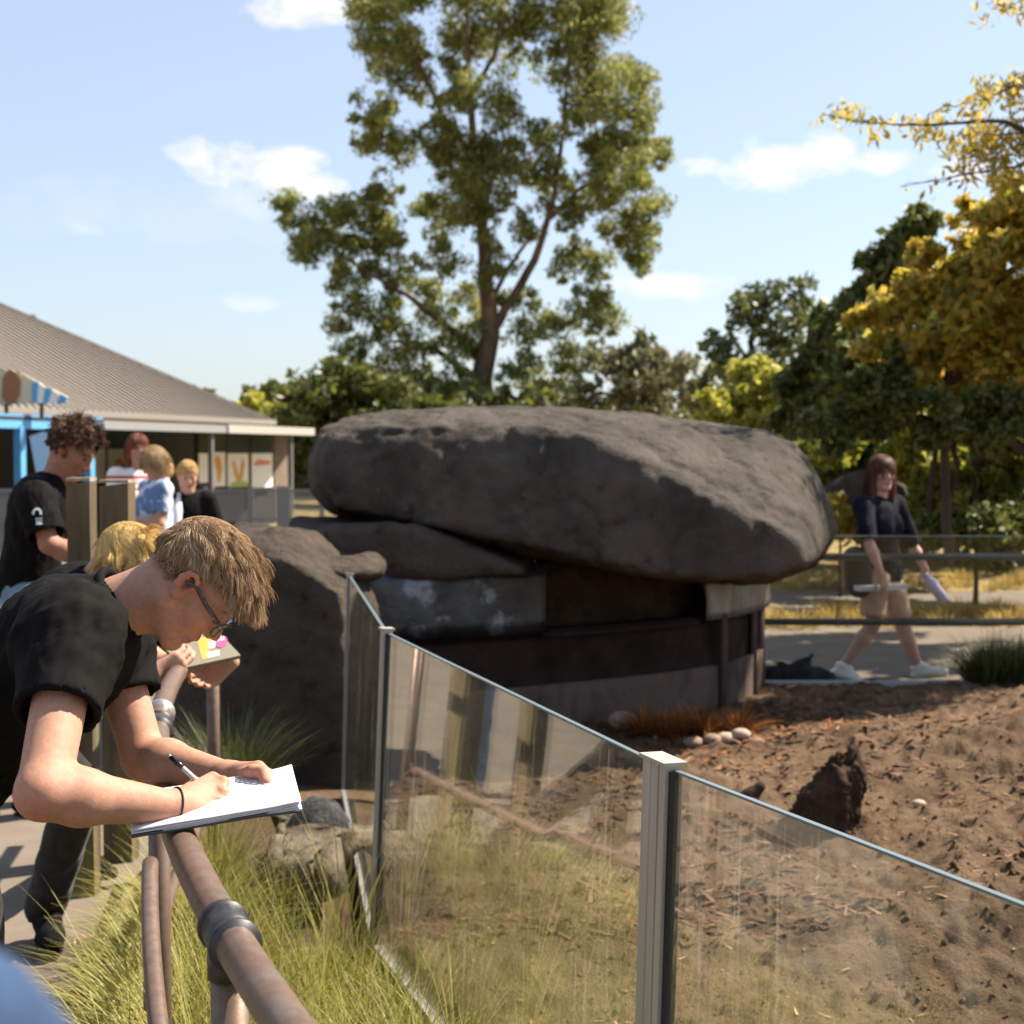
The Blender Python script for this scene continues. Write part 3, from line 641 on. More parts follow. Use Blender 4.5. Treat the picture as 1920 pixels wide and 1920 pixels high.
def tree(name, label, catg, Y, clumps, trunks, ls, lw, per, lmat, tmat, seed, depth=.8, droop=.3, group=None, base=None, shell=.35, dens=1.7):
    rg = np.random.default_rng(seed); bx = base if base is not None else at(clumps[0][0], 900, Y); bx = (bx[0], bx[1], 0)
    root = thing(name, bx, label, catg, group); tv = []
    for P_, rs in trunks:
        pts = [at(p[0], p[1], Y + (p[2] if len(p) > 2 else 0)) if not isinstance(p, np.ndarray) else p for p in P_]
        pts = np.array(pts); k = len(pts); tt = np.linspace(0, k - 1, k * 4); pp = np.stack([np.interp(tt, range(k), pts[:, i]) for i in range(3)], 1)
        rr = np.interp(tt, range(k), rs) * Y / F; pp[1:-1] += rg.normal(size=(len(pp) - 2, 3)) * rr[1:-1, None] * .25; tv.append(tube(pp, rr, 8))
    if tv: v, q = join(tv); obj('trunk', v, q, tmat, root)
    lv = []
    for cl_ in clumps:
        px, py, r = cl_[:3]; rm = r * Y / F; dz = cl_[3] if len(cl_) > 3 else rg.normal() * depth * rm * 1.3
        cc = at(px, py, Y + dz)
        nsub = 11
        for k in range(nsub):
            o = rg.normal(size=3); o = o / np.linalg.norm(o) * rm * (1.12 * rg.random() ** .45); rs_ = rm * (.28 + .36 * rg.random())
            lv.append(leaves(int(per * dens * (r / 50) ** 2 / nsub) + 3, cc + o, (rs_ * 1.15, rs_ * 1.15, rs_ * .85), ls, lw, rg, shell, droop))
    v, q = cat(lv); obj('crown', v, q, lmat, root); return root
MAT['bark'] = M('eucalypt_bark', (.12, .08, .05), .9, var=.5, vs=3, bump=.6, bs=20, bdist=.05, stretch=(1, 1, .25))
MAT['dbark'] = M('dark_bark', (.07, .05, .04), .9, var=.4, vs=5, bump=.6, bs=20, bdist=.03)
LM = lambda nm, isl, tr=.35, rough=.45: M(nm, isl[0], rough, island=isl, transl=tr, spec=.5)
MAT['euc'] = LM('eucalypt_leaves', [(.08, .105, .04), (.19, .215, .055), (.38, .37, .08), (.135, .16, .058)], .55)
MAT['darkleaf'] = LM('dark_leaves', [(.05, .068, .018), (.10, .12, .026), (.18, .18, .036)], .45)
MAT['olive'] = LM('olive_leaves', [(.085, .09, .04), (.15, .15, .065), (.22, .20, .085)], .4)
MAT['lime'] = LM('lime_leaves', [(.26, .27, .04), (.40, .39, .06), (.52, .47, .10)], .5)
MAT['gold'] = LM('golden_leaves', [(.15, .17, .035), (.52, .35, .04), (.25, .27, .045), (.64, .44, .07), (.32, .33, .05), (.70, .52, .13), (.44, .27, .04)], .6)
MAT['open'] = LM('open_leaves', [(.05, .072, .03), (.10, .125, .04), (.18, .19, .055)], .45)
MAT['mid'] = LM('green_leaves', [(.12, .15, .025), (.26, .28, .04), (.45, .42, .07)], .55)
euc = [(700, 30, 50), (760, 60, 55), (715, 105, 42), (700, 215, 42), (770, 150, 55), (735, 265, 48), (690, 255, 30), (1080, 40, 70), (1120, 10, 60), (1060, 115, 55), (1140, 130, 65), (1185, 175, 55), (1130, 220, 70), (1200, 260, 52), (1180, 330, 55), (1212, 390, 38), (1130, 310, 58), (1185, 440, 42), (1215, 300, 30), (1150, 400, 50),
       (870, 110, 60), (900, 40, 55), (880, 190, 50), (960, 80, 50), (820, 230, 45), (950, 200, 40), (880, 300, 60), (940, 320, 55), (1000, 260, 45), (1020, 330, 50), (850, 360, 50), (900, 400, 48), (800, 410, 48), (1060, 400, 42), (980, 430, 32), (920, 350, 55), (830, 300, 40),
       (545, 385, 36), (570, 420, 44), (620, 405, 44), (660, 380, 36), (700, 400, 38), (600, 470, 40), (650, 450, 34), (720, 360, 34), (740, 440, 38), (560, 460, 26), (640, 520, 34), (700, 500, 34), (760, 520, 38), (830, 480, 38), (690, 450, 30),
       (640, 600, 32), (680, 570, 34), (740, 580, 38), (800, 560, 38), (720, 640, 38), (780, 650, 42), (690, 690, 36), (750, 710, 40), (830, 620, 34), (840, 700, 40), (870, 560, 32), (880, 640, 36), (800, 720, 40), (660, 650, 28),
       (990, 640, 40), (1050, 610, 44), (1090, 570, 34), (1125, 600, 34), (1010, 710, 38), (1070, 680, 40), (1040, 740, 34), (980, 560, 28), (1060, 500, 32), (1130, 500, 32), (1195, 485, 28), (1140, 570, 28), (960, 700, 28), (905, 600, 26), (900, 680, 26), (915, 460, 24), (935, 740, 26), (880, 740, 30), (940, 560, 20), (905, 520, 18), (940, 500, 26), (1090, 470, 28),
       (800, -20, 60), (900, -60, 70), (1020, -40, 70), (1100, -70, 70), (960, -130, 80), (740, -20, 45), (670, -10, 35)]
tree('eucalyptus_tree', 'tall eucalyptus tree with pale limbs rising behind the balanced boulder', 'tree', 60, euc,
     [([(905, 930), (908, 760), (918, 600), (908, 430), (890, 300), (880, 180), (876, 60), (880, -90)], [27, 22, 17, 11, 8, 6, 4, 3]),
      ([(925, 620), (985, 520), (1030, 405), (1052, 280), (1062, 160), (1070, 20)], [9, 8, 6, 4, 3, 2]), ([(902, 655), (830, 605), (770, 560), (690, 510), (600, 450)], [9, 7, 5, 3, 2]),
      ([(897, 715), (830, 665), (780, 640), (720, 640)], [8, 6, 4, 2]), ([(890, 290), (840, 240), (800, 150), (760, 60)], [6, 5, 4, 2]), ([(925, 560), (960, 490), (1010, 430)], [5, 4, 2]), ([(1030, 410), (1090, 350), (1160, 330)], [5, 4, 2]), ([(880, 180), (930, 100), (940, 10)], [5, 4, 2])],
     .25, .08, 640, MAT['euc'], MAT['bark'], 5, dens=3.1, droop=.9, base=at(905, 930, 60))
tree('shade_tree', 'dark rounded tree between the kiosk roof and the boulder', 'tree', 46, [(560, 760, 55), (610, 735, 55), (660, 725, 48), (600, 800, 65), (660, 790, 60), (710, 755, 45), (530, 805, 40), (560, 860, 60), (630, 860, 60), (690, 840, 60), (760, 770, 50), (820, 790, 50), (740, 830, 60)], [([(620, 930), (620, 800)], [20, 12])], .3, .16, 520, MAT['darkleaf'], MAT['dbark'], 21)
tree('lime_bush', 'pale lime green bush just past the roof corner', 'bush', 50, [(480, 765, 26), (505, 778, 28), (460, 785, 22), (530, 790, 22)], [([(490, 930), (490, 790)], [10, 6])], .3, .16, 800, MAT['lime'], MAT['dbark'], 22)
tree('olive_tree', 'olive grey tree behind the boulder and beside the eucalyptus', 'tree', 46, [(1150, 700, 48), (1200, 680, 44), (1240, 700, 42), (1290, 715, 42), (1180, 750, 48), (1240, 760, 48), (1310, 760, 40), (1110, 745, 32), (1070, 755, 28), (1160, 800, 50), (1260, 810, 50), (1200, 650, 28)], [([(1210, 930), (1210, 740)], [18, 10])], .28, .13, 420, MAT['olive'], MAT['dbark'], 23)
tree('open_tree', 'open crowned green tree with sky showing through behind the lime bush', 'tree', 35, [(1350, 645, 32), (1390, 585, 36), (1440, 560, 34), (1490, 560, 36), (1420, 615, 36), (1475, 610, 34), (1365, 690, 45), (1430, 680, 42), (1520, 590, 30), (1340, 700, 36), (1480, 670, 45)], [([(1420, 930), (1420, 760), (1410, 640), (1440, 560)], [14, 10, 6, 3]), ([(1415, 700), (1370, 620)], [5, 2])], .2, .10, 420, MAT['open'], MAT['dbark'], 24, dens=1.5)
tree('lime_bush', 'bright yellow green rounded bush directly behind the boulder', 'bush', 22, [(1370, 750, 42), (1420, 735, 46), (1460, 722, 32), (1400, 785, 50), (1345, 785, 28), (1450, 775, 42), (1430, 820, 50)], [([(1410, 970), (1410, 790)], [12, 6])], .16, .09, 900, MAT['lime'], MAT['dbark'], 25, shell=.55)
tree('dark_tree', 'big dark green tree leaning over the boulder end', 'tree', 18.5, [(1500, 790, 45), (1550, 710, 65), (1600, 620, 66), (1560, 800, 55), (1640, 545, 52), (1685, 470, 50), (1720, 420, 36), (1640, 700, 80), (1700, 600, 75), (1620, 780, 70), (1700, 760, 75), (1535, 650, 42), (1500, 715, 40), (1780, 700, 80), (1860, 720, 90), (1780, 800, 60), (1880, 800, 80)], [([(1700, 1010), (1690, 800), (1670, 600)], [22, 18, 8])], .17, .09, 900, MAT['darkleaf'], MAT['dbark'], 26, shell=.2)
tree('golden_tree', 'golden autumn tree with dense yellow leaves above the walking woman', 'tree', 13.5, [(1680, 600, 50), (1715, 540, 46), (1760, 600, 62), (1780, 500, 55), (1840, 450, 62), (1880, 520, 65), (1850, 600, 72), (1800, 660, 60), (1700, 670, 50), (1900, 650, 64), (1900, 400, 55), (1960, 500, 90), (1980, 620, 90), (1655, 655, 34), (1830, 415, 42), (2050, 560, 100), (1740, 470, 36), (1720, 730, 34), (1790, 735, 40), (1850, 720, 50), (1900, 740, 50), (1640, 720, 22), (1620, 660, 20), (1600, 600, 14), (1880, 360, 30), (2000, 420, 80), (2120, 500, 110), (1640, 590, 28)],
     [([(1778, 1060), (1775, 880), (1776, 700), (1800, 560), (1850, 470)], [11, 9, 8, 6, 3]), ([(1776, 720), (1860, 660), (1920, 620), (2000, 560)], [8, 6, 5, 3]), ([(1776, 740), (1720, 650), (1690, 600)], [6, 4, 2])], .13, .06, 480, MAT['gold'], MAT['dbark'], 27, dens=1.25, shell=.05, base=at(1778, 1130, 13.5))
tree('layered_tree', 'dark green layered branches hanging under the golden crown', 'tree', 12.9, [(1530, 790, 34), (1590, 770, 40), (1640, 790, 40), (1700, 760, 44), (1760, 775, 42), (1820, 770, 44), (1880, 780, 48), (1930, 790, 50), (1680, 700, 36), (1610, 730, 34), (1570, 830, 26), (1990, 780, 60), (1740, 820, 28), (1850, 830, 30)], [([(2010, 1000), (1960, 880), (1860, 800), (1720, 780), (1560, 790)], [12, 10, 7, 4, 1.5])], .11, .06, 620, MAT['darkleaf'], MAT['dbark'], 41, depth=.5)
tree('understory_tree', 'sunlit green tree with low dark limbs behind the walking woman', 'tree', 16, [(1540, 845, 34), (1600, 830, 34), (1690, 815, 45), (1760, 800, 46), (1840, 770, 55), (1900, 780, 60), (1720, 880, 44), (1800, 890, 50), (1890, 860, 60), (1780, 950, 40), (1720, 960, 34), (1860, 950, 46), (1930, 920, 60), (1970, 830, 80), (1740, 760, 30), (1840, 690, 30)],
     [([(1795, 1060), (1792, 900), (1790, 780)], [9, 8, 5]), ([(1835, 1060), (1830, 900), (1850, 780)], [9, 7, 5]), ([(1735, 1050), (1745, 900), (1765, 800)], [7, 6, 4]), ([(2010, 960), (1920, 895), (1820, 835), (1790, 800)], [13, 11, 8, 4])], .15, .08, 620, MAT['mid'], MAT['dbark'], 28, base=at(1795, 1110, 16))
tree('low_shrub', 'low dark shrub at the path edge under the golden tree', 'shrub', 14.8, [(1760, 1000, 40), (1830, 990, 46), (1890, 985, 50), (1940, 960, 60), (1710, 1010, 30), (1860, 1030, 40)], [([(1830, 1140), (1830, 1010)], [6, 3])], .11, .06, 700, MAT['darkleaf'], MAT['dbark'], 29)
tree('golden_bush', 'small golden bush below the far boulder by the walking woman', 'bush', 16.5, [(1575, 955, 26), (1560, 985, 24), (1600, 975, 26)], [([(1575, 1120), (1575, 980)], [4, 2])], .11, .05, 1200, MAT['gold'], MAT['dbark'], 30)
ov = [at(px, py, Y_) for px, py, Y_ in [(2150, 700, 10.6), (2140, 420, 10.4), (2110, 120, 10.2)]]
oht = tree('overhanging_tree', 'fine leaved tree whose bare tipped sprays reach in against the sky', 'tree', 9.8, [(2060, 330, 40, .3), (2010, 190, 60, .3), (1975, 240, 40, .1), (2120, 330, 100, .5), (2100, 120, 130, .4), (2200, 250, 150, .6), (2180, 20, 150, .5), (2300, 120, 160, .8), (2280, 380, 150, .8), (2200, 40, 120, 1.4), (2320, -60, 140, 1.6), (2420, 60, 140, 1.6), (2500, -60, 150, 1.8), (2400, 200, 130, 1.6), (2560, 120, 150, 2), (2600, -20, 150, 2.4)],  # unseen clumps beyond the frame added to shade far soil and dapple the boulder
     [([ov[0], ov[1], ov[2], at(2050, -150, 10)], [30, 24, 16, 6]), ([ov[1], at(2000, 280, 10), at(1880, 225, 9.6), at(1740, 235, 9.5), at(1620, 230, 9.5), at(1545, 215, 9.5)], [12, 8, 4, 2, 1.2, .6]), ([ov[2], at(2000, 150, 10), at(1900, 160, 9.8), at(1850, 185, 9.8)], [9, 5, 3, 1]), ([at(2000, 280, 10), at(1920, 310, 9.8), at(1850, 320, 9.8), at(1690, 350, 9.8)], [5, 2.5, 1.5, .5])],
     .085, .034, 110, MAT['gold'], MAT['dbark'], 31, dens=2.2, droop=.6, base=np.array([ov[0][0], ov[0][1], 0]), shell=.1)
rg = np.random.default_rng(91); lv = []; tw = []
for P_ in [[(2000, 280), (1880, 225), (1740, 235), (1640, 225), (1595, 235)], [(1990, 200), (1900, 160), (1840, 180), (1740, 215), (1730, 245)], [(2000, 330), (1920, 310), (1850, 290), (1790, 262)], [(1990, 130), (1900, 150), (1850, 165), (1810, 200)], [(2000, 380), (1930, 345), (1880, 350)], [(1990, 260), (1890, 250), (1820, 250), (1760, 265)],
           [(1900, 225), (1850, 270), (1810, 290)], [(1880, 225), (1830, 300), (1800, 320)], [(1960, 180), (1900, 215), (1870, 270), (1862, 320)], [(2000, 90), (1930, 130), (1890, 190)], [(1640, 225), (1600, 222), (1545, 215)], [(1930, 345), (1850, 320), (1690, 348)], [(1990, -20), (1900, 2), (1850, 6)], [(1990, 300), (1925, 255), (1880, 300)]]:
    Yb = 9.8 + rg.normal() * .25; pts = np.array([at(a, b, Yb + .15 * i) for i, (a, b) in enumerate(P_[::-1])])[::-1]; k_ = len(pts); t_ = np.linspace(0, k_ - 1, k_ * 6); pp = np.stack([np.interp(t_, range(k_), pts[:, i]) for i in range(3)], 1); pp[1:] += rg.normal(size=(len(pp) - 1, 3)) * .012
    tw.append(tube(pp, np.linspace(.008, .002, len(pp)), 5))
    sparse = P_[-1] in ((1545, 215), (1690, 348))
    for c_ in pp[3:]:
        if sparse and rg.random() < .8: continue
        lv.append(leaves(int(3 + 9 * rg.random()), c_ + rg.normal(size=3) * .04 - [0, 0, .03], (.11, .11, .08), .075, .026, rg, 0, .9))
v, q = join(tw); obj('twig', v, q, MAT['dbark'], oht); v, q = cat(lv); obj('spray', v, q, MAT['gold'], oht)
tv = []
rg = np.random.default_rng(77)
for k in range(120):
    px = -100 + 2200 * k / 120 + rg.normal() * 10; Yk = 62 + rg.normal() * 4; c_ = at(px, 815 + 22 * math.sin(k * .7) + rg.normal() * 12, Yk); tv.append(leaves(420, c_, (1.5, 1.2, 1.4), .5, .3, rg, .3))
    c_ = at(px, 870, Yk); tv.append(leaves(200, c_, (1.5, 1.2, 1.4), .6, .4, rg, .3))
v, q = cat(tv); obj('treeline', v, q, MAT['darkleaf'], kind='stuff', label='far line of dark trees behind the kiosk and boulder')
tv = []
for k in range(60):
    px = 1470 + 12 * k; c_ = at(px, 900 + rg.normal() * 30, 22 + rg.normal()); tv.append(leaves(420, c_, (.7, .5, .75), .2, .12, rg, .2))
v, q = cat(tv); obj('undergrowth', v, q, MAT['darkleaf'], kind='stuff', label='dark undergrowth mass under the trees beyond the path')
tree('distant_tree', 'small distant tree top above the kiosk roof ridge', 'tree', 60, [(66, 604, 12), (70, 620, 12), (66, 650, 14)], [([(68, 860), (68, 610)], [4, 2])], .3, .12, 900, MAT['olive'], MAT['dbark'], 33)

# ------------------------------------------------------------------ boulders and shelter
def hull_rock(name, pts, mat, vox, amp, label, catg, seed=0, smooth=6, sc=1.5, fine=.35):
    import bmesh
    bm = bmesh.new()
    for p in pts: bm.verts.new(tuple(p))
    r = bmesh.ops.convex_hull(bm, input=bm.verts); bmesh.ops.delete(bm, geom=[g for g in r['geom_interior'] if isinstance(g, bmesh.types.BMVert)], context='VERTS')
    me = bpy.data.meshes.new('tmp'); bm.to_mesh(me); bm.free(); o = bpy.data.objects.new('tmp', me); COL.objects.link(o)
    m = o.modifiers.new('r', 'REMESH'); m.mode = 'VOXEL'; m.voxel_size = vox; m2 = o.modifiers.new('s', 'SMOOTH'); m2.factor = .5; m2.iterations = smooth
    dg = bpy.context.evaluated_depsgraph_get(); e = o.evaluated_get(dg).to_mesh(); n = len(e.vertices); v = np.empty(n * 3, np.float32); e.vertices.foreach_get('co', v); v = v.reshape(-1, 3).astype(float)
    nn = np.empty(n * 3, np.float32); e.vertices.foreach_get('normal', nn); nn = nn.reshape(-1, 3); q = np.array([tuple(p.vertices) for p in e.polygons if len(p.vertices) == 4]); bpy.data.objects.remove(o)
    rid = 1 - np.abs(fbm(v * sc * 1.7 + 9 + seed, 4))
    v = v + nn * (amp * fbm(v * sc + seed, 5) - amp * .9 * np.clip(rid - .86, 0, 1) * 4 + amp * fine * fbm(v * sc * 9 + seed, 4, .6))[:, None]
    return obj(name, v, q, mat, label=label, cat=catg)
pts = []
front = [(598, 868), (625, 820), (700, 795), (830, 788), (1000, 790), (1110, 815), (1190, 870), (1300, 920), (1420, 975), (1500, 1020), (1515, 1055), (1440, 1080), (1250, 1078), (1080, 1052), (900, 1006), (720, 962), (625, 950), (596, 915)]
midl = [(578, 860), (600, 805), (650, 785), (800, 767), (950, 752), (1100, 774), (1300, 797), (1440, 800), (1490, 830), (1530, 885), (1560, 960), (1566, 1000), (1536, 1056), (1440, 1090), (1250, 1088), (1080, 1062), (900, 1020), (720, 975), (615, 962), (582, 920)]
back = [(610, 850), (680, 790), (900, 768), (1150, 790), (1400, 815), (1500, 900), (1530, 990), (1440, 1050), (1000, 1010), (700, 950)]
pts += [at(x, y, 8.2 - .62 * min(1, max(0, (x - 850) / 450))) for x, y in front] + [at(x, y, 8.75) for x, y in midl] + [at(x, y, 9.2) for x, y in midl] + [at(x, y, 10) for x, y in back]
hull_rock('boulder', pts, MAT['rock'], .026, .05, 'huge dark slab boulder balanced on top of the animal shelter', 'boulder', 3, 8, 1.5, .22)
pts = [at(x, y, 17) for x, y in [(1535, 930), (1560, 900), (1610, 882), (1660, 885), (1700, 910), (1715, 960), (1530, 960), (1530, 1010), (1715, 1010)]] + [at(x, y, 18) for x, y in [(1545, 930), (1600, 890), (1690, 910), (1700, 1000), (1540, 1000)]]
hull_rock('boulder', pts, MAT['rock'], .04, .05, 'distant grey boulder behind the walking woman', 'boulder', 8, 8)
def sdf_rock(name, els, mat, h, amp, label, catg, sc=2.2, seed=0, k=.08):
    lo = np.min([np.array(c) - np.array(r) for c, r in els], 0) - .12; hi = np.max([np.array(c) + np.array(r) for c, r in els], 0) + .12; lo[2] = max(lo[2], -.15)
    f = Fld(lo, hi, h)
    for c, r in els: f.ell(c, r, None, k)
    f.d[:, :, 0] = np.maximum(f.d[:, :, 0], .01)
    v, q = f.nets(); n = normals(v, q); v = v + n * (amp * fbm(v * sc + seed, 5) + amp * .4 * fbm(v * sc * 7 + seed, 4))[:, None]
    return obj(name, v, q, mat, label=label, cat=catg)
e = lambda px, py, Y, rx, ry, rz: (at(px, py, Y), (rx, ry, rz))
pts = [at(x, y, Y_) for x, y, Y_ in [(330, 1540, 7.35), (500, 1540, 7.1), (655, 1505, 7.02), (330, 1150, 7.35), (430, 1060, 7.2), (540, 1050, 7.1), (640, 1110, 7.04), (655, 1300, 7.02), (340, 1040, 7.5), (440, 992, 7.35), (520, 978, 7.4), (585, 992, 7.5), (612, 1030, 7.5), (690, 1090, 7.5), (715, 1150, 7.6), (715, 1480, 7.6), (300, 1040, 8.2), (450, 985, 8.2), (600, 1000, 8.2), (700, 1080, 8.3), (700, 1460, 8.3), (300, 1460, 8.3)]]
hull_rock('rock_wall', pts, MAT['rock2'], .025, .045, 'dark rounded rock face beside the glass fence end', 'rock', 4, 8)
sdf_rock('rock_ledge', [e(640, 1068, 7.55, .22, .25, .075), e(690, 1062, 7.6, .085, .16, .075), e(600, 1085, 7.6, .2, .25, .09)], MAT['rock2'], .014, .03, 'small sunlit ledge of rock above the fence end post', 'rock', 3.5, 9, .04)
# slab under the boulder
pts = [at(x, y, 7.9) for x, y in [(560, 1010), (640, 985), (760, 985), (900, 1040), (985, 1068), (985, 1082), (560, 1086)]] + [at(x, y, 9.2) for x, y in [(540, 965), (640, 968), (900, 990), (1000, 1020), (1010, 1060), (1010, 1070), (540, 1070)]]
hull_rock('rock_slab', pts, MAT['rock2'], .03, .03, 'grey sloping rock slab bedded under the balanced boulder', 'rock', 5, 5)

MAT['steel'] = M('dull_steel_sheet', (.05, .057, .07), .34, var=.5, vs=5, bump=.35, bs=7, bdist=.04, metal=.7, spots=[(3.2, .52, .08, (.20, .245, .32), .9), (6, .62, .1, (.05, .05, .06), .6)])  # pale blue spots paint the sheet's bright patch into its colour
MAT['steel2'] = M('pale_bent_sheet', (.20, .185, .165), .5, var=.35, vs=6, bump=.3, bs=8, bdist=.03, metal=.5, stretch=(3, 3, .4))
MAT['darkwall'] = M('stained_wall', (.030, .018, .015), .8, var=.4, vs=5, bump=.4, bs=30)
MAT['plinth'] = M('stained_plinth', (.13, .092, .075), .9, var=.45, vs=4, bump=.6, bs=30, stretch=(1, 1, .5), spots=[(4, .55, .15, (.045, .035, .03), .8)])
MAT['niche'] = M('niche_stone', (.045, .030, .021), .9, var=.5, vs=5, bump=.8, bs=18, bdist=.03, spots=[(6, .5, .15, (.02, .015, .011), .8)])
cur = np.array([at(px, 1100, Y_)[:2] for px, Y_ in [(655, 7.9), (760, 8.0), (900, 8.15), (1010, 8.35), (1150, 8.6), (1290, 8.95), (1370, 9.3), (1415, 9.75), (1425, 10.0)]])
tt = np.linspace(0, 8, 65); CUR = np.stack([np.interp(tt, range(9), cur[:, i]) for i in range(2)], 1)
for _ in range(6): CUR[1:-1] = (CUR[:-2] + 2 * CUR[1:-1] + CUR[2:]) / 4
pxs = 960 + F * CUR[:, 0] / CUR[:, 1]
def wall_band(p0, p1, z0, z1, off, th, nz=6, wav=0):
    i = [k for k in range(65) if p0 <= pxs[k] <= p1]; c = CUR[i]; t = np.gradient(c, axis=0); nrm = np.stack([t[:, 1], -t[:, 0]], 1); nrm /= np.linalg.norm(nrm, axis=1, keepdims=True)
    zz = np.linspace(z0, z1, nz); Pm = np.zeros((len(i), nz, 3))
    for a in range(nz):
        o = off + wav * np.sin(np.arange(len(i)) * .9 + a) * (a / nz); Pm[:, a, :2] = c + nrm * np.reshape(o, (-1, 1)); Pm[:, a, 2] = zz[a]
    return slab(Pm, th)
sh = thing('animal_shelter', (0.3, 8.9, 0), 'low curved animal shelter with stained walls and metal sheets under the boulder', 'shelter')
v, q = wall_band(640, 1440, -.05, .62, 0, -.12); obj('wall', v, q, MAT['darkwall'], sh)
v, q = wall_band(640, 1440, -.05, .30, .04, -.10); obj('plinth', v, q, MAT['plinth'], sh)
v, q = wall_band(640, 1015, .62, .99, .06, -.02, 6, .008); obj('metal_sheet', v, q, MAT['steel'], sh, label='blue grey reflective metal sheet')
v, q = wall_band(1300, 1440, .60, .86, .07, -.02, 6, .02); obj('metal_sheet', v, q, MAT['steel2'], sh, label='pale bent metal sheet at the curved end')
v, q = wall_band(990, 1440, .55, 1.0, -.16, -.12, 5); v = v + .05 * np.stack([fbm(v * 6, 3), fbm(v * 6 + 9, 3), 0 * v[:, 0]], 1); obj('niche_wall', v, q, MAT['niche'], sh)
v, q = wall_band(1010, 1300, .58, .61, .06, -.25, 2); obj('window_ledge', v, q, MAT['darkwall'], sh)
for px, Y_ in ((1422, 9.98), (1408, 9.7), (1352, 9.2)):
    b0 = at(px, 1100, Y_); v, q = box((b0[0] + .01, b0[1] - .06, .30), .045, .045, .66); obj('post', v, q, MAT['plinth'], sh)
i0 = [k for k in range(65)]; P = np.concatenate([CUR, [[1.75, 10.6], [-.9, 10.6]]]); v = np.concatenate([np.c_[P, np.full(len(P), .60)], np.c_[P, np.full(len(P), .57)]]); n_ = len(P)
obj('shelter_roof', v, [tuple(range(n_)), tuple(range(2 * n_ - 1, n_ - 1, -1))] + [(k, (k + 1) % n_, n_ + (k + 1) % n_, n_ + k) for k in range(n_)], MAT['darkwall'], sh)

# ------------------------------------------------------------------ near glass fence
gf = thing('glass_fence', (FB[1][0], FB[1][1], 0), 'glass panel fence on aluminium posts curving in front of the animal enclosure', 'fence')
for i in range(3):
    a, b = FB[i] + [0, 0, .05], FB[i + 1] + [0, 0, .05]; c_, d_ = FT[i + 1].copy(), FT[i].copy(); n = unit(np.cross(b - a, [0, 0, 1.0])); t = .006
    tt = unit(b - a); a = a + tt * .03; b = b - tt * .03; c_ = c_ - tt * .03; d_ = d_ + tt * .03
    V = np.array([a - n * t, b - n * t, c_ - n * t, d_ - n * t, a + n * t, b + n * t, c_ + n * t, d_ + n * t]); Fc = [(0, 3, 2, 1), (4, 5, 6, 7), (0, 1, 5, 4), (1, 2, 6, 5), (3, 7, 6, 2), (0, 4, 7, 3)]
    pane = obj('glass_pane', V, Fc, MAT['glass'], gf, smooth=False)
    e0, e1 = d_ + [0, 0, .0025], c_ + [0, 0, .0025]; v, q = bar(e0, e1, .011, .004); obj('glass_edge', v, q, M('glass_edge', (.13, .17, .19), .32, spec=.5), pane, smooth=False)
    v, q = bar(FB[i] + [0, 0, .02], FB[i + 1] + [0, 0, .02], .03, .05); obj('bottom_channel', v, q, MAT['alu'], gf, smooth=False)
def fpost(i, wt, wn, lean=True):
    tl = FB[i] - np.array([0, 0, .03]); tp = FT[i] + [0, 0, .012]; d = np.zeros(3)
    if i > 0: d += unit(FT[i] - FT[i - 1])
    if i < 3: d += unit(FT[i + 1] - FT[i])
    d[2] = 0; t = unit(d); Z = unit(tp - tl); n = unit(np.cross(Z, t)); t = np.cross(n, Z)      # n towards the enclosure or the path
    if n[0] > 0: n = -n
    Lh = np.linalg.norm(tp - tl); c = (tl + tp) / 2; ps = []
    prof = [(-.5, .5), (-.5, -.5), (.5, -.5), (.5, .5), (.26, .5), (.24, .36), (.20, .36), (.18, .5), (-.10, .5), (-.12, .40), (-.16, .40), (-.18, .5)]
    V = [c + t * a * wt + n * b * wn + Z * s * Lh / 2 for s in (-1, 1) for a, b in prof]; m = len(prof)
    Fc = [tuple(range(m)), tuple(range(2 * m - 1, m - 1, -1))] + [(k, m + k, m + (k + 1) % m, (k + 1) % m) for k in range(m)]
    po = obj('post', V, Fc, MAT['alu'], gf, smooth=False)
    v, q = box(tp + Z * .004, wt + .012, wn + .012, .007, t, n, Z); obj('post_cap', v, q, M('pale_cap', (.38, .34, .30), .5, metal=.2), po, smooth=False)
    for sg in (-1, 1):
        if (i == 0 and sg < 0): continue
        v, q = box(c + t * sg * (wt / 2 + .004) - n * .001, .010, wn * .62, Lh - .02, t, n, Z); obj('rubber_seal', v, q, MAT['seal'], po, smooth=False)
fpost(0, .045, .03); fpost(1, .06, .032); fpost(2, .09, .038); fpost(3, .06, .032)

# far side of the enclosure
ff = thing('glass_fence', (3.0, 10.05, 0), 'far glass fence panels at the back of the enclosure in front of the walking woman', 'fence')
for k in range(3):
    x0 = 1.78 + 2.1 * k; v, q = box((x0 + 1.03, 10.05, .56), 2.04, .012, 1.02); pn = obj('glass_pane', v, q, MAT['glass2'], ff, smooth=False)
    v, q = box((x0 + 1.03, 10.05, 1.073), 2.04, .013, .004); obj('glass_edge', v, q, M('glass_edge', (.3, .36, .36), .2), pn, smooth=False)
    v, q = box((x0 - .01, 10.05, .53), .05, .05, 1.1); obj('post', v, q, MAT['alu'], ff, smooth=False) if k else None
v, q = box((4.9, 10.05, .025), 6.3, .06, .06); obj('bottom_channel', v, q, M('pale_channel', (.35, .36, .36), .5), ff, smooth=False)
fr_ = thing('handrail', (3.0, 10.25, 0), 'two dark horizontal handrail pipes on the path side of the far glass', 'railing')
MAT['dkpipe'] = M('dark_pipe', (.10, .11, .12), .35, var=.2, metal=.6)
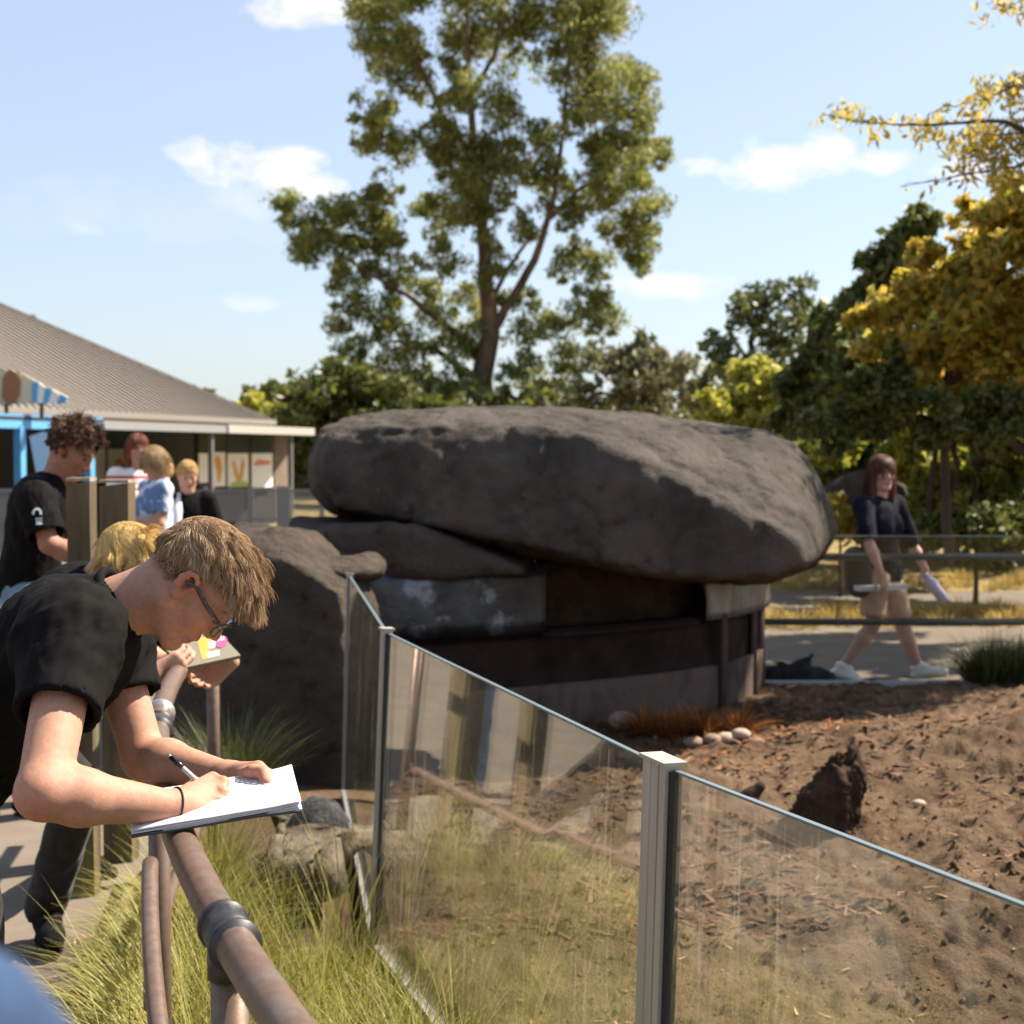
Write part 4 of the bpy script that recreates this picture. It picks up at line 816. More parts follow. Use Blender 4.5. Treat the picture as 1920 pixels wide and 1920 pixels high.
for y in (1044, 1166):
    z_ = at(1600, y, 10.25)[2]; v, q = tube([(1.7, 10.25, z_), (8.4, 10.25, z_)], .026, 12); obj('rail', v, q, MAT['dkpipe'], fr_)
for x in (1.72, 5.1, 8.3): v, q = tube([(x, 10.25, 0), (x, 10.25, .97)], .022, 10); obj('post', v, q, MAT['dkpipe'], fr_)

# ------------------------------------------------------------------ near pipe railing
RZ = 1.02
pr = thing('pipe_railing', (float(railx(2.4)), 2.4, 0), 'weathered pipe railing curving along the grass, a writer leaning on it', 'railing')
ysr = np.linspace(.9, 6.4, 70); v, q = tube(np.c_[railx(ysr), ysr, np.full(70, RZ)], .0262, 16); obj('top_rail', v, q, MAT['pipe'], pr)
PY = [1.86, 3.28, 5.6]
def zl(y): return np.where(np.asarray(y) < 3.26, .62 + .16 * (np.asarray(y) - 2.6), .40)
for a, b in ((.9, PY[0]), (PY[0], PY[1] - .02), (PY[1] + .02, PY[2])):
    yy_ = np.linspace(a + .03, b - .03, 24); v, q = tube(np.c_[railx(yy_) - .02, yy_, zl(yy_)], .0185, 12); obj('lower_rail', v, q, MAT['pipe'], pr)
for y in PY:
    x = float(railx(y)); v, q = tube([(x, y, -.05), (x, y, RZ - .02)], .0245, 14); po = obj('post', v, q, MAT['pipe'], pr)
    d = unit(np.array([float(railx(y + .05) - railx(y - .05)), .1, 0])); c = np.array([x, y, RZ])
    v, q = join([tube([c - d * .038, c + d * .038], .0315, 18), tube([c - d * .046, c - d * .036], .0350, 18), tube([c + d * .036, c + d * .046], .0350, 18), tube([(x, y, RZ - .055), (x, y, RZ)], .029, 16)]); obj('tee_fitting', v, q, MAT['clamp'], po)
    c = np.array([x - .01, y, float(zl(y))]); v, q = tube([c - [0, 0, .03], c + [0, 0, .03]], .030, 14); obj('joint_collar', v, q, MAT['pipe'], po)
y = 3.46; c = np.array([float(railx(y)), y, RZ]); d = unit(np.array([float(railx(y + .05) - railx(y - .05)), .1, 0])); v, q = tube([c - d * .012, c + d * .012], .036, 16); obj('clamp_ring', v, q, M('bright_clamp', (.45, .44, .42), .35, metal=.8), pr)

# ------------------------------------------------------------------ wooden posts
MAT['wood'] = M('mossy_timber', (.135, .105, .065), .9, var=.5, vs=8, bump=.8, bs=24, bdist=.02, stretch=(1, 1, .14), spots=[(7, .52, .15, (.19, .17, .035), .8), (14, .6, .1, (.05, .04, .03), .7)])
MAT['palewood'] = M('grey_timber', (.33, .27, .20), .9, var=.4, vs=20, bump=.8, bs=40, bdist=.01, stretch=(1, 1, .2))  # paler grey timber for the post tops
for px0, px1, py, Y_, lb in ((124, 168, 906, 5.3, 'mossy square timber post standing nearest the curly haired person'), (186, 240, 909, 5.75, 'darker timber post beside the blond head, in front of the family')):
    a, b = at(px0, py, Y_), at(px1, py, Y_); wdt = (b[0] - a[0]); c = (a + b) / 2; t = thing('timber_post', (c[0], c[1] + wdt / 2, 0), lb, 'post', 'pair of timber posts')
    nz_ = 26; prof = []
    ring = [(-.5, -.5), (-.2, -.54), (.2, -.54), (.5, -.5), (.55, -.2), (.55, .2), (.5, .5), (-.5, .5)]
    V = []
    for k in range(nz_):
        zz = c[2] * k / (nz_ - 1)
        for (x, y) in ring:
            n_ = fbm(np.array([[x * 3, y * 3, zz * 5 + px0]]), 3)[0]; V.append((c[0] + wdt * (x + .03 * n_), c[1] + wdt / 2 + wdt * (y + .05 * n_), zz + (.012 * n_ + .01 * x if k == nz_ - 1 else 0)))
    m = 8; Fc = [tuple(range(m))[::-1], tuple((nz_ - 1) * m + k for k in range(m))] + [(i * m + k, i * m + (k + 1) % m, (i + 1) * m + (k + 1) % m, (i + 1) * m + k) for i in range(nz_ - 1) for k in range(m)]
    obj('shaft', V, Fc, MAT['wood'], t, smooth=False)
    v, q = box((c[0], c[1] + wdt / 2, c[2] + .014), wdt * 1.02, wdt * 1.02, .012); obj('end_grain', v, q, MAT['palewood'], t, smooth=False)

# ------------------------------------------------------------------ log, stump, stones, fern
lc = gnd(555, 1640); lt = thing('log', (lc[0], lc[1], 0), 'lichen grey chunk of log with a pale sloping broken face lying in the grass', 'log')
P = [at(598, 1560, 5.25), at(596, 1556, 5.45), at(592, 1552, 5.7), at(588, 1548, 5.95)]; v, q = tube(P, [.115, .125, .12, .09], 28); v = v + .02 * np.stack([fbm(v * 12, 4), fbm(v * 12 + 7, 4), fbm(v * 12 + 19, 4)], 1); obj('bark', v, q, M('log_bark', (.10, .10, .105), .95, var=.5, vs=14, bump=1, bs=40, bdist=.02), lt)
top_ = [(548, 1568), (565, 1556), (600, 1556), (630, 1572), (640, 1600)]; bot_ = [(470, 1668), (510, 1690), (560, 1696), (610, 1690), (652, 1670)]; P = np.zeros((16, 14, 3))
for a in range(16):
    for b in range(14):
        u_, t_ = a / 15 * 4, b / 13; k_ = min(3, int(u_)); f_ = u_ - k_; tp = np.array(top_[k_]) * (1 - f_) + np.array(top_[k_ + 1]) * f_; bt = np.array(bot_[k_]) * (1 - f_) + np.array(bot_[k_ + 1]) * f_; xy = tp * (1 - t_) + bt * t_; p = at(xy[0], xy[1], 5.42 - .40 * t_ + .05 * math.sin(t_ * 3.1)); P[a, b] = p + .018 * np.array([fbm(p[None] * 9, 4)[0], fbm(p[None] * 9 + 5, 4)[0], fbm(p[None] * 11 + 9, 4)[0]])
v, q = slab(P[::-1], .16); obj('broken_face', v, q, M('cut_wood', (.21, .17, .125), .95, var=.5, vs=16, bump=1, bs=50, bdist=.02, spots=[(18, .58, .1, (.10, .08, .055), .8), (7, .6, .15, (.14, .13, .05), .6)]), lt)
MAT['root'] = M('dark_root_wood', (.055, .034, .023), .9, var=.5, vs=10, bump=1, bs=30, bdist=.02)
b0 = gnd(1555, 1550, .1); f = Fld(b0 - [.6, .4, .3], b0 + [.5, .5, .7], .011); tip = at(1585, 1420, b0[1] + .02)
f.chain([b0 + [-.02, 0, -.12], b0 + [.0, 0, .08], (b0 + tip) / 2 + [.02, 0, .04], tip - [0, 0, .05]], [.16, .115, .09, .065], .03); f.chain([b0 + [-.1, .0, -.05], b0 + [-.40, -.03, -.14]], [.10, .05], .06); f.chain([b0 + [.1, -.05, -.08], b0 + [.3, -.1, -.18]], [.09, .03], .05)
f.chain([tip - [.03, 0, .06], tip + [-.045, .0, -.01]], [.05, .02], .02); f.chain([tip - [-.03, 0, .06], tip + [.03, .0, .02]], [.05, .018], .02); f.ell(tip + [.0, -.05, .03], (.03, .06, .07), None, .02, True)
v, q = f.nets(); n = normals(v, q); ang = np.arctan2(v[:, 1] - b0[1], v[:, 0] - b0[0]); grain = fbm(np.stack([np.cos(ang) * 7, np.sin(ang) * 7, v[:, 2] * 2.0], 1), 5, .6); v = v + n * (.042 * grain + .014 * fbm(v * 30, 3))[:, None]; obj('tree_stump', v, q, MAT['root'], label='dark gnarled stump with a ragged top standing in the bare soil', cat='stump')
b0 = gnd(1405, 1495, .08); f = Fld(b0 - .2, b0 + .25, .01); f.chain([b0 + [-.12, 0, -.05], b0, b0 + [.05, 0, .05]], [.02, .035, .025], .03); v, q = f.nets(); obj('root_stub', v, q, MAT['root'], label='small dark root stub poking from the soil near the stump', cat='root')
# stones, each its own
def stone(px, py, rx, rz, lb, mat, grp=None, seed=0, z=.05):
    p = gnd(px, py, z); p[2] = SOIL(p[0], p[1]) + rz * .5; f = Fld(p - .25, p + .25, .012); f.ell(p, (rx, rx * .8, rz), None, .01); v, q = f.nets(); n = normals(v, q); v = v + n * (.12 * rx * fbm(v * 14 + seed, 3))[:, None]
    obj('stone', v, q, mat, label=lb, cat='stone', group=grp)
MAT['stone'] = M('pale_stone', (.42, .33, .25), .85, var=.25, vs=18, bump=.3, bs=60); MAT['stone2'] = M('brown_stone', (.26, .18, .13), .85, var=.25, vs=18, bump=.3, bs=60)
for i, (px, py, rx, lb, mt) in enumerate([(1300, 1404, .06, 'flat brown stone at the shelter end of the stone row', 'stone2'), (1336, 1404, .055, 'brown oval stone second from the shelter in the row', 'stone2'), (1362, 1402, .06, 'palest oval stone in the middle of the stone row', 'stone'), (1390, 1402, .055, 'tan stone touching the palest stone in the row', 'stone'), (1416, 1406, .055, 'dull brown stone ending the row away from the shelter', 'stone2'), (1336, 1376, .045, 'round pale stone above the middle of the stone row', 'stone'), (1300, 1355, .04, 'small white stone beside the orange fern', 'stone')]):
    stone(px, py, rx, .03, lb, MAT[mt], 'stones by the dead fern', i * 3)
stone(1168, 1366, .085, .06, 'pinkish stone at the shelter foot next to the orange fern', MAT['stone'], None, 50)
stone(1722, 1540, .035, .02, 'small pale stone on the soil beside the stump', MAT['stone'], None, 60)
fb = gnd(1245, 1385, .04); parts = [tussock((fb[0] + dx, fb[1] + dy, .05), 160, .26, .05, 1.6, .006, 1.4) for dx, dy in ((0, 0), (.12, .05), (-.1, .06), (.25, .04), (.42, .05))]
v, q = cat(parts); obj('dead_fern', v, q, M('dead_fern', (.3, .11, .03), .8, island=[(.22, .07, .02), (.40, .16, .04), (.3, .12, .05)], transl=.2), label='orange brown dead fern at the foot of the shelter', cat='fern')
b0 = gnd(1885, 1800, .05); f = Fld(b0 - .3, b0 + .3, .01); f.cap(b0 - [.12, .03, .04], b0 + [.16, .06, .02], .075, .08, .01, cut=(b0 - [.10, .03, .0], (-1, -.35, .25))); f.cap(b0 - [.2, .05, .02], b0 - [.02, .0, .0], .05, .055, .01, sub=True); v, q = f.nets(); n = normals(v, q); v = v + n * (.01 * fbm(v * 18, 4))[:, None]
obj('hollow_log', v, q, M('grey_log', (.27, .23, .19), .9, var=.4, vs=12, bump=.8, bs=40), label='short hollow grey log lying on the soil behind the near glass', cat='log')
# dark clutter at the far glass
dk = gnd(1500, 1280); f = Fld(dk - .5, dk + .5, .014); f.chain([dk + [-.25, 0, .06], dk + [.0, 0, .05], dk + [.2, 0, .04]], [.10, .09, .05], .05); f.chain([dk + [-.02, 0, .06], dk + [.08, 0, .20]], [.06, .02], .03); v, q = f.nets(); n = normals(v, q); v = v + n * (.03 * fbm(v * 14, 4))[:, None]
obj('driftwood', v, q, M('black_wood', (.03, .035, .035), .9, var=.4, bump=.6), label='black burnt driftwood lump on the path behind the far glass', cat='driftwood')
# bark chips and twigs over the soil
n = 1700; i_ = RNG.integers(20, nr_ - 5, n); j_ = RNG.integers(2, nc_ - 2, n); b = SOILP[i_, j_] + [0, 0, .004]; a = RNG.random(n) * 6.283
v, q = blade_mesh(b, np.stack([np.cos(a), np.sin(a), .1 * RNG.random(n)], 1), (.015 + .05 * RNG.random(n)) * (.5 + b[:, 1] / 12), .0015 + .0035 * RNG.random(n), .2 * RNG.random(n), 2)
obj('bark_litter', v, q, M('bark_litter', (.3, .18, .1), .9, island=[(.10, .06, .04), (.30, .17, .09), (.45, .30, .18), (.2, .12, .08)]), kind='stuff', label='bark chips and twigs scattered over the soil')
n = 9000; i_ = RNG.integers(285, nr_ - 5, n); j_ = RNG.integers(2, nc_ - 2, n); b = SOILP[i_, j_] + [0, 0, .004]; b = b[(fbm(b * 1.3, 2) > -.12)]; n = len(b); a = RNG.random(n) * 6.283
v, q = blade_mesh(b, np.stack([np.cos(a), np.sin(a), .25 * RNG.random(n)], 1), .03 + .07 * RNG.random(n), .004 + .008 * RNG.random(n), .3 * RNG.random(n), 2)
obj('bark_mulch', v, q, M('bark_mulch', (.1, .05, .03), .9, island=[(.045, .024, .016), (.10, .055, .033), (.16, .085, .05), (.07, .04, .028), (.22, .14, .09)]), kind='stuff', label='dark red brown bark mulch over the far soil of the enclosure')
n = 800; fx = gnd(1330, 1395); b = np.stack([fx[0] + RNG.normal(0, .75, n), fx[1] + RNG.normal(0, .55, n), 0 * np.arange(n)], 1); keep = (b[:, 1] < 9.9) & (b[:, 0] > fencex(b[:, 1]) + .1); b = b[keep]; n = len(b)
b[:, 2] = [SOIL(x_, y_) + .006 for x_, y_ in b[:, :2]]; a = RNG.random(n) * 6.283
v, q = blade_mesh(b, np.stack([np.cos(a), np.sin(a), .35 * RNG.random(n)], 1), (.03 + .06 * RNG.random(n)), .006 + .009 * RNG.random(n), .4 * RNG.random(n), 2)
obj('fallen_leaves', v, q, M('rust_leaves', (.3, .12, .04), .8, island=[(.12, .05, .022), (.24, .09, .03), (.18, .09, .045), (.30, .16, .07)]), kind='stuff', label='rust coloured fallen leaves on the soil in front of the shelter')
# clods
def clods(n):
    base = np.array([[1, 1, 1], [-1, -1, 1], [-1, 1, -1], [1, -1, -1], [0, 0, 1.5], [0, 0, -1.5], [1.4, 0, 0], [-1.4, 0, 0], [0, 1.4, 0], [0, -1.4, 0]])
    tri = [(4, 6, 0), (4, 0, 8), (4, 8, 7), (4, 7, 1), (4, 1, 9), (4, 9, 6), (6, 8, 0), (6, 3, 8), (8, 2, 7), (7, 9, 1), (9, 3, 6), (5, 3, 9), (5, 9, 7), (5, 7, 2), (5, 2, 8), (5, 8, 3)]
    i_ = RNG.integers(10, nr_ - 60, n); j_ = RNG.integers(2, nc_ - 2, n); c = SOILP[i_, j_]; s = ((.002 + .008 * RNG.random(n) ** 3) * (.6 + c[:, 1] / 9))[:, None, None]
    V = (base[None] * s * (.6 + .8 * RNG.random((n, 10, 3)))) + c[:, None]; q = (np.arange(n)[:, None, None] * 10 + np.array(tri)[None]).reshape(-1, 3); return V.reshape(-1, 3), q
v, q = clods(9000); obj('soil_clods', v, q, MAT['dirt'], kind='stuff', label='loose dry soil clods in the enclosure')

# ------------------------------------------------------------------ kiosk building
E_ = unit(np.array([.27, .963, 0])); U_ = unit(np.array([-E_[1], E_[0], 0])); up3 = np.array([0, 0, 1.0])
A0 = at(190, 790, 24.6); FZ = A0[2]; fas = lambda t, u=0, z=0: np.array([A0[0], A0[1], 0]) + E_ * t + U_ * u + up3 * z   # t along the front, u inwards
kb = thing('kiosk_building', fas(2, 4), 'long low kiosk building with ribbed grey hip roof and dark posters windows', 'building')
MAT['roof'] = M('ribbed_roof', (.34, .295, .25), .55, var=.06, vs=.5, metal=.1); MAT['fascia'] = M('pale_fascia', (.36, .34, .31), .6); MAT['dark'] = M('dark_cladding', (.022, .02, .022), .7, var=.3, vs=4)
MAT['blue'] = M('sky_blue_paint', (.10, .34, .62), .5, var=.06); MAT['white'] = M('white_board', (.75, .74, .71), .6); MAT['wing'] = M('window_glass', (.05, .06, .06), .08, spec=.8)
RU, RZ0 = 3.1, FZ + .30
corner = fas(13.4, RU, RZ0); sl_ = .56
def roofp(t, s): return fas(t, RU + s, RZ0 + s * sl_)
tE = 13.4; hipL = 9.0
V = [roofp(-16, 0), roofp(tE, 0), roofp(tE - hipL, hipL), roofp(-16, hipL)]; V2 = [p - up3 * .08 for p in V]
rf = obj('roof', V + V2, [(0, 1, 2, 3), (7, 6, 5, 4), (0, 4, 5, 1), (1, 5, 6, 2), (2, 6, 7, 3), (3, 7, 4, 0)], MAT['roof'], kb, smooth=False)
V = [roofp(tE, 0), fas(tE, RU + 2 * hipL, RZ0), roofp(tE - hipL, hipL)]; obj('roof', V + [p - up3 * .08 for p in V], [(0, 1, 2), (5, 4, 3), (0, 3, 4, 1), (1, 4, 5, 2), (2, 5, 3, 0)], MAT['roof'], kb, smooth=False)
ps = []
t = -15.9
while t < tE - .1:
    top = min(hipL, (tE - t)); ps.append(bar(roofp(t, 0) + up3 * .012, roofp(t, top) + up3 * .014, .06, .055, up=np.cross(E_, roofp(t, 1) - roofp(t, 0)))); t += .26
v, q = join(ps); obj('roof_ribs', v, q, M('roof_rib', (.13, .11, .09), .55), rf, smooth=False, kind='stuff')
v, q = bar(corner + up3 * .03, roofp(tE - hipL, hipL) + up3 * .03, .14, .06); obj('hip_capping', v, q, MAT['roof'], rf, smooth=False)
v, q = bar(roofp(-16, 0) - up3 * .03 - U_ * .06, roofp(tE, 0) - up3 * .03 - U_ * .06, .12, .13); obj('gutter', v, q, M('gutter', (.26, .23, .20), .5), kb, smooth=False)
tA, tB = 0.0, 8.9
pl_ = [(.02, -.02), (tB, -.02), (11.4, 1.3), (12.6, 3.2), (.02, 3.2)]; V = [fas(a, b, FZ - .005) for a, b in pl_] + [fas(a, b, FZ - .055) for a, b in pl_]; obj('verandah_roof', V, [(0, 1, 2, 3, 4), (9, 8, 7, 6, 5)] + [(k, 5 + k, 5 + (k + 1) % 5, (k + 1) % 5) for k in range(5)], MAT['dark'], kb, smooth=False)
v, q = bar(fas(.02, 0, FZ - .06), fas(5.6, 0, FZ - .06), .06, .15); obj('fascia', v, q, M('grey_fascia', (.22, .23, .24), .6), kb, smooth=False)
v, q = bar(fas(4.6, -.04, FZ - .05), fas(tB, -.04, FZ - .05), .06, .17); obj('fascia', v, q, MAT['fascia'], kb, smooth=False)
v, q = bar(fas(-16, 0, FZ - .05), fas(0, 0, FZ - .05), .08, .22); obj('blue_fascia', v, q, MAT['blue'], kb, smooth=False)
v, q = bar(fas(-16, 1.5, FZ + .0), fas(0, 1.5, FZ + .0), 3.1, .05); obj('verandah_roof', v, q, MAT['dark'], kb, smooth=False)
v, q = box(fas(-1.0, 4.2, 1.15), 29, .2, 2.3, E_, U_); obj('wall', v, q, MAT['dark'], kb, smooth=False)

def fit(px, u):                     # t on the line u where the sight line px meets it
    k = (px - 960) / F; o = fas(0, u); return (k * o[1] - o[0]) / (E_[0] - k * E_[1])
ta, tb2, tc2 = fit(376, 1.4), fit(517, 1.4), fit(546, 1.4)
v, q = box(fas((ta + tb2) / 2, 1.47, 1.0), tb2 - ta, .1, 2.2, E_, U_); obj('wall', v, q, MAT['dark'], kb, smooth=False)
v, q = box(fas((tb2 + tc2) / 2, 1.47, 1.0), tc2 - tb2, .1, 2.2, E_, U_); obj('end_panel', v, q, M('end_wall', (.17, .135, .11), .8, var=.2, vs=3), kb, smooth=False)
for px in (38, 168, -60):
    t = fit(px, 0); v, q = box(fas(t, 0, (FZ - .1) / 2), .13, .13, FZ - .14, E_, U_); obj('post', v, q, MAT['blue'], kb, smooth=False)
for px in (396, 545): t = fit(px, .1); v, q = box(fas(t, .1, (FZ - .1) / 2), .09, .09, FZ - .14, E_, U_); obj('post', v, q, M('grey_post', (.12, .12, .12), .6), kb, smooth=False)
MAT['orange'] = M('orange_print', (.62, .30, .05), .6); MAT['greenp'] = M('green_print', (.30, .42, .12), .6); MAT['redp'] = M('red_print', (.62, .20, .10), .6)
def window(px0, px1, y0, y1, u, kind):
    t0, t1 = fit(px0, u), fit(px1, u); pm = fas((t0 + t1) / 2, u); z1 = at((px0 + px1) / 2, y0, pm[1])[2]; z0 = at((px0 + px1) / 2, y1, pm[1])[2]
    zt = z1 + .45; c = fas((t0 + t1) / 2, u + .06, (z0 + zt) / 2); v, q = box(c, t1 - t0, .08, zt - z0 + .1, E_, U_); wn = obj('window', v, q, MAT['dark'], kb, smooth=False)
    v, q = box(fas((t0 + t1) / 2, u + .01, (z1 + zt) / 2), (t1 - t0) * .86, .02, (zt - z1) * .8, E_, U_); obj('pane', v, q, MAT['wing'], wn, smooth=False)
    wW, hH = (t1 - t0) * .88, z1 - z0; pc = fas((t0 + t1) / 2, u, (z0 + z1) / 2); v, q = box(pc, wW, .02, hH, E_, U_); po = obj('poster', v, q, MAT['white'], wn, smooth=False)
    f3 = lambda a, b, d=.013: pc + E_ * a * wW - U_ * d + up3 * b * hH
    def poly(pts, m, nm, d):
        n_ = len(pts); V = [f3(a, b, d) for a, b in pts] + [f3(a, b, .008) for a, b in pts]; obj(nm, V, [tuple(range(n_))[::-1], tuple(range(n_, 2 * n_))] + [(k, (k + 1) % n_, n_ + (k + 1) % n_, n_ + k) for k in range(n_)], m, kb if False else wn, smooth=False)
    if kind == 0: poly([(-.3, .3), (-.05, .42), (.2, .28), (.28, .0), (.1, -.38), (-.02, -.4), (-.1, -.05)], MAT['orange'], 'print', .015)
    if kind == 1:
        poly([(-.3, .25), (-.18, .3), (.02, -.2), (.2, .38), (.32, .2), (.2, -.25), (.0, -.42), (-.2, -.15)], MAT['orange'], 'print', .015); poly([(-.5, -.5), (.5, -.5), (.5, -.38), (.1, -.30), (-.3, -.36)], MAT['greenp'], 'print', .013)
    if kind == 2: poly([(-.4, .22), (-.2, .32), (.4, .28), (.4, .18), (.0, .15), (-.38, .14)], MAT['redp'], 'print', .015)
    if kind == 3: poly([(-.25, -.1), (-.2, .12), (0, .22), (.22, .1), (.25, -.1), (.1, -.1), (.05, .05), (-.08, .05), (-.12, -.1)], MAT['orange'], 'print', .015)
for px0, px1, y0, y1, k in ((392, 424, 848, 912, 0), (424, 468, 850, 913, 1), (469, 513, 850, 914, 2), (200, 246, 842, 905, 3), (172, 199, 842, 905, 9), (372, 391, 850, 905, 9)): window(px0, px1, y0, y1, 3.9 if px0 < 260 else 1.3, k)
# advertising sign on the kiosk roof edge
sg = thing('ice_cream_sign', fas(-2, .9, FZ), 'triangular sign with a brown and cream ice lolly and blue stripes on the kiosk roof', 'sign')
def spl(pts, z_off, th, m, nm, par, Y0=22.6):
    V = [at(x, y, Y0 - z_off) for x, y in pts]; V2 = [p + np.array([0, th, 0]) for p in V]; n_ = len(V)
    return obj(nm, V + V2, [tuple(range(n_)), tuple(range(2 * n_ - 1, n_ - 1, -1))] + [(k, n_ + k, n_ + (k + 1) % n_, (k + 1) % n_) for k in range(n_)], m, par, smooth=False)
bd = spl([(-60, 690), (0, 692), (35, 698), (70, 715), (126, 744), (122, 756), (60, 757), (-60, 760)], 0, .05, M('sign_cream', (.62, .55, .38), .5), 'board', sg)
spl([(5, 708), (12, 697), (22, 694), (32, 700), (38, 715), (36, 740), (28, 756), (12, 757), (3, 745)], .03, .03, M('lolly_brown', (.30, .12, .05), .4), 'ice_lolly', sg)
spl([(60, 718), (72, 716), (70, 755), (59, 754)], .03, .03, MAT['blue'], 'stripe', sg); spl([(84, 727), (98, 730), (90, 757), (80, 756)], .03, .03, MAT['blue'], 'stripe', sg); spl([(112, 740), (126, 745), (122, 757), (106, 757)], .03, .03, MAT['blue'], 'stripe', sg)
spl([(72, 716), (84, 727), (80, 756), (70, 755)], .03, .03, MAT['white'], 'stripe', sg); spl([(98, 730), (112, 740), (106, 757), (90, 757)], .03, .03, MAT['white'], 'stripe', sg)
for px in (12, 78):
    p0 = at(px, 757, 22.63); v, q = bar(p0, p0 - up3 * .22, .05, .05, up=(1, 0, 0)); obj('bracket', v, q, MAT['seal'], sg, smooth=False)
# leaning blue board on the verandah
bs = thing('menu_board', at(80, 1000, 20.5) * [1, 1, 0], 'tilted light blue board standing under the blue verandah', 'sign'); spl([(55, 818), (92, 806), (100, 860), (100, 900), (70, 900)], 0, .06, M('light_blue', (.30, .52, .75), .5), 'board', bs, 20.5)
for px in (75, 97): p0 = at(px, 898, 20.53); v, q = bar(p0, p0 * [1, 1, 0], .05, .05, up=(1, 0, 0)); obj('leg', v, q, MAT['seal'], bs, smooth=False)
# picket fence
pf = thing('picket_fence', at(500, 1000, 21.5) * [1, 1, 0], 'grey metal picket fence in front of the kiosk windows', 'fence'); MAT['picket'] = M('grey_steel', (.16, .17, .18), .5, metal=.4); ps = []
pz = lambda py: at(500, py, 21.5)[2]
for k in range(76): x = at(382, 900, 21.5)[0] + k * .026 * 1.0; ps.append(box((x, 21.5, pz(948)), .011, .011, 1.0 * (pz(916) - pz(978))))
v, q = join(ps); obj('pickets', v, q, MAT['picket'], pf, smooth=False, kind='stuff')
for py in (920, 974): v, q = box((at(490, 900, 21.5)[0], 21.5, pz(py)), 1.95, .03, .03); obj('rail', v, q, MAT['picket'], pf, smooth=False)
for px, w_ in ((384, .05), (470, .08), (531, .20), (603, .06)): x = at(px, 900, 21.5)[0]; v, q = box((x, 21.5, pz(912) / 2), w_, .06, pz(912)); obj('post', v, q, MAT['picket'], pf, smooth=False)
pf2 = thing('picket_fence', at(0, 1000, 15) * [1, 1, 0], 'short grey picket fence behind the curly haired person', 'fence'); ps = []
for k in range(14): x = at(-40, 900, 15)[0] + k * .03; ps.append(box((x, 15, .68), .014, .014, 1.2))
v, q = join(ps); obj('pickets', v, q, MAT['picket'], pf2, smooth=False, kind='stuff'); v, q = box((at(-5, 900, 15)[0], 15, 1.26), .45, .035, .035); obj('rail', v, q, MAT['picket'], pf2, smooth=False)

# ------------------------------------------------------------------ people
exec_people = True
# --- the writer
fwd, upv = np.array([.55, .03, -.835]), np.array([.835, 0, .55]); A = axes(fwd, upv)
hc = at(345, 1094, 2.535) - A @ (np.array([-.012, -.080, -.003]) * .93)
kR = [at(398, 1460, 2.44), at(404, 1476, 2.415), at(402, 1499, 2.388), at(392, 1521, 2.362)]
def writer_right(f):
    wr = at(322, 1513, 2.33)
    for kn in kR: f.cap(wr + (kn - wr) * .1, kn, .021, .0120, .012)
    f.chain([kR[0], at(419, 1467, 2.425), at(414, 1489, 2.40), at(407, 1499, 2.39)], [.0105, .010, .009, .0078], .004)
    f.chain([kR[1], at(419, 1487, 2.40), at(411, 1506, 2.385), at(402, 1511, 2.38)], [.0108, .010, .009, .008], .004)
    f.chain([kR[2], at(416, 1509, 2.375), at(406, 1523, 2.36), at(396, 1524, 2.36)], [.0105, .0098, .009, .008], .004)
    f.chain([kR[3], at(404, 1529, 2.345), at(396, 1538, 2.335), at(388, 1538, 2.335)], [.0100, .0090, .0082, .0075], .004)
    f.chain([at(345, 1493, 2.39), at(368, 1472, 2.45), at(388, 1478, 2.44), at(404, 1492, 2.405)], [.017, .0125, .0108, .0088], .006)
def writer_left(f):
    wr = at(428, 1457, 2.56); kn = [at(484, 1440, 2.50), at(482, 1444, 2.53), at(478, 1448, 2.555), at(474, 1452, 2.575)]
    for k_ in kn: f.cap(wr, k_, .024, .0130, .012)
    for k_, dx in zip(kn, (0, -2, -5, -9)):
        f.chain([k_, k_ + [.020, -.005, -.012], k_ + [.017, -.012, -.040], k_ + [-.008, -.016, -.047]], [.0115, .0105, .0095, .0085], .004)
    f.chain([at(446, 1458, 2.53), at(474, 1447, 2.475), at(494, 1449, 2.455), at(499, 1466, 2.435)], [.016, .0125, .0112, .0092], .006)
def wscalp(lp):
    x, y, z = lp.T; lim = np.where(x < .0, -.055 + .35 * np.clip(x + .10, 0, .2), .055); m = np.clip((z - lim) / .02, 0, 1); return m * (x < .093) * (np.abs(y) < .083) * .85
Jw = dict(hd=hc, fw=fwd, up=upv, nck=at(208, 1140, 2.615), chs=at(125, 1215, 2.63), pel=at(-120, 1440, 2.65), sR=at(135, 1190, 2.44), sL=at(200, 1185, 2.80), eR=at(80, 1487, 2.20), eL=at(270, 1422, 2.71), wR=at(322, 1513, 2.33), wL=at(428, 1457, 2.56),
          hR=at(-120, 1500, 2.55), hL=at(-130, 1490, 2.76), kR=(-.96, 2.52, .50), kL=(-1.12, 2.82, .50), aR=(-1.15, 2.55, .10), aL=(-1.40, 2.85, .10), tR=(1, 0, 0), tL=(1, .1, 0))
wp = person('person', 'person in a black tee and glasses bent over the railing writing in a notebook', Jw,
            dict(hs=.93, nw=1.07, shirt=MAT['tee'], trousers=MAT['jeans'], shoe=MAT['shoe'], handR=writer_right, handL=writer_left, clip=(np.array([-1.02, 2.0, .9]), np.array([-.30, 3.1, 1.75])), bodylegs=False, hshirt=.006, sleeve=.52, cuff=.066, hem=.12, scalp=(wscalp, (.10, .055, .03)), face=False, aw=1.02, foldamp=.015, skin=(.44, .235, .162)), h=.0032)
root = wp['root']
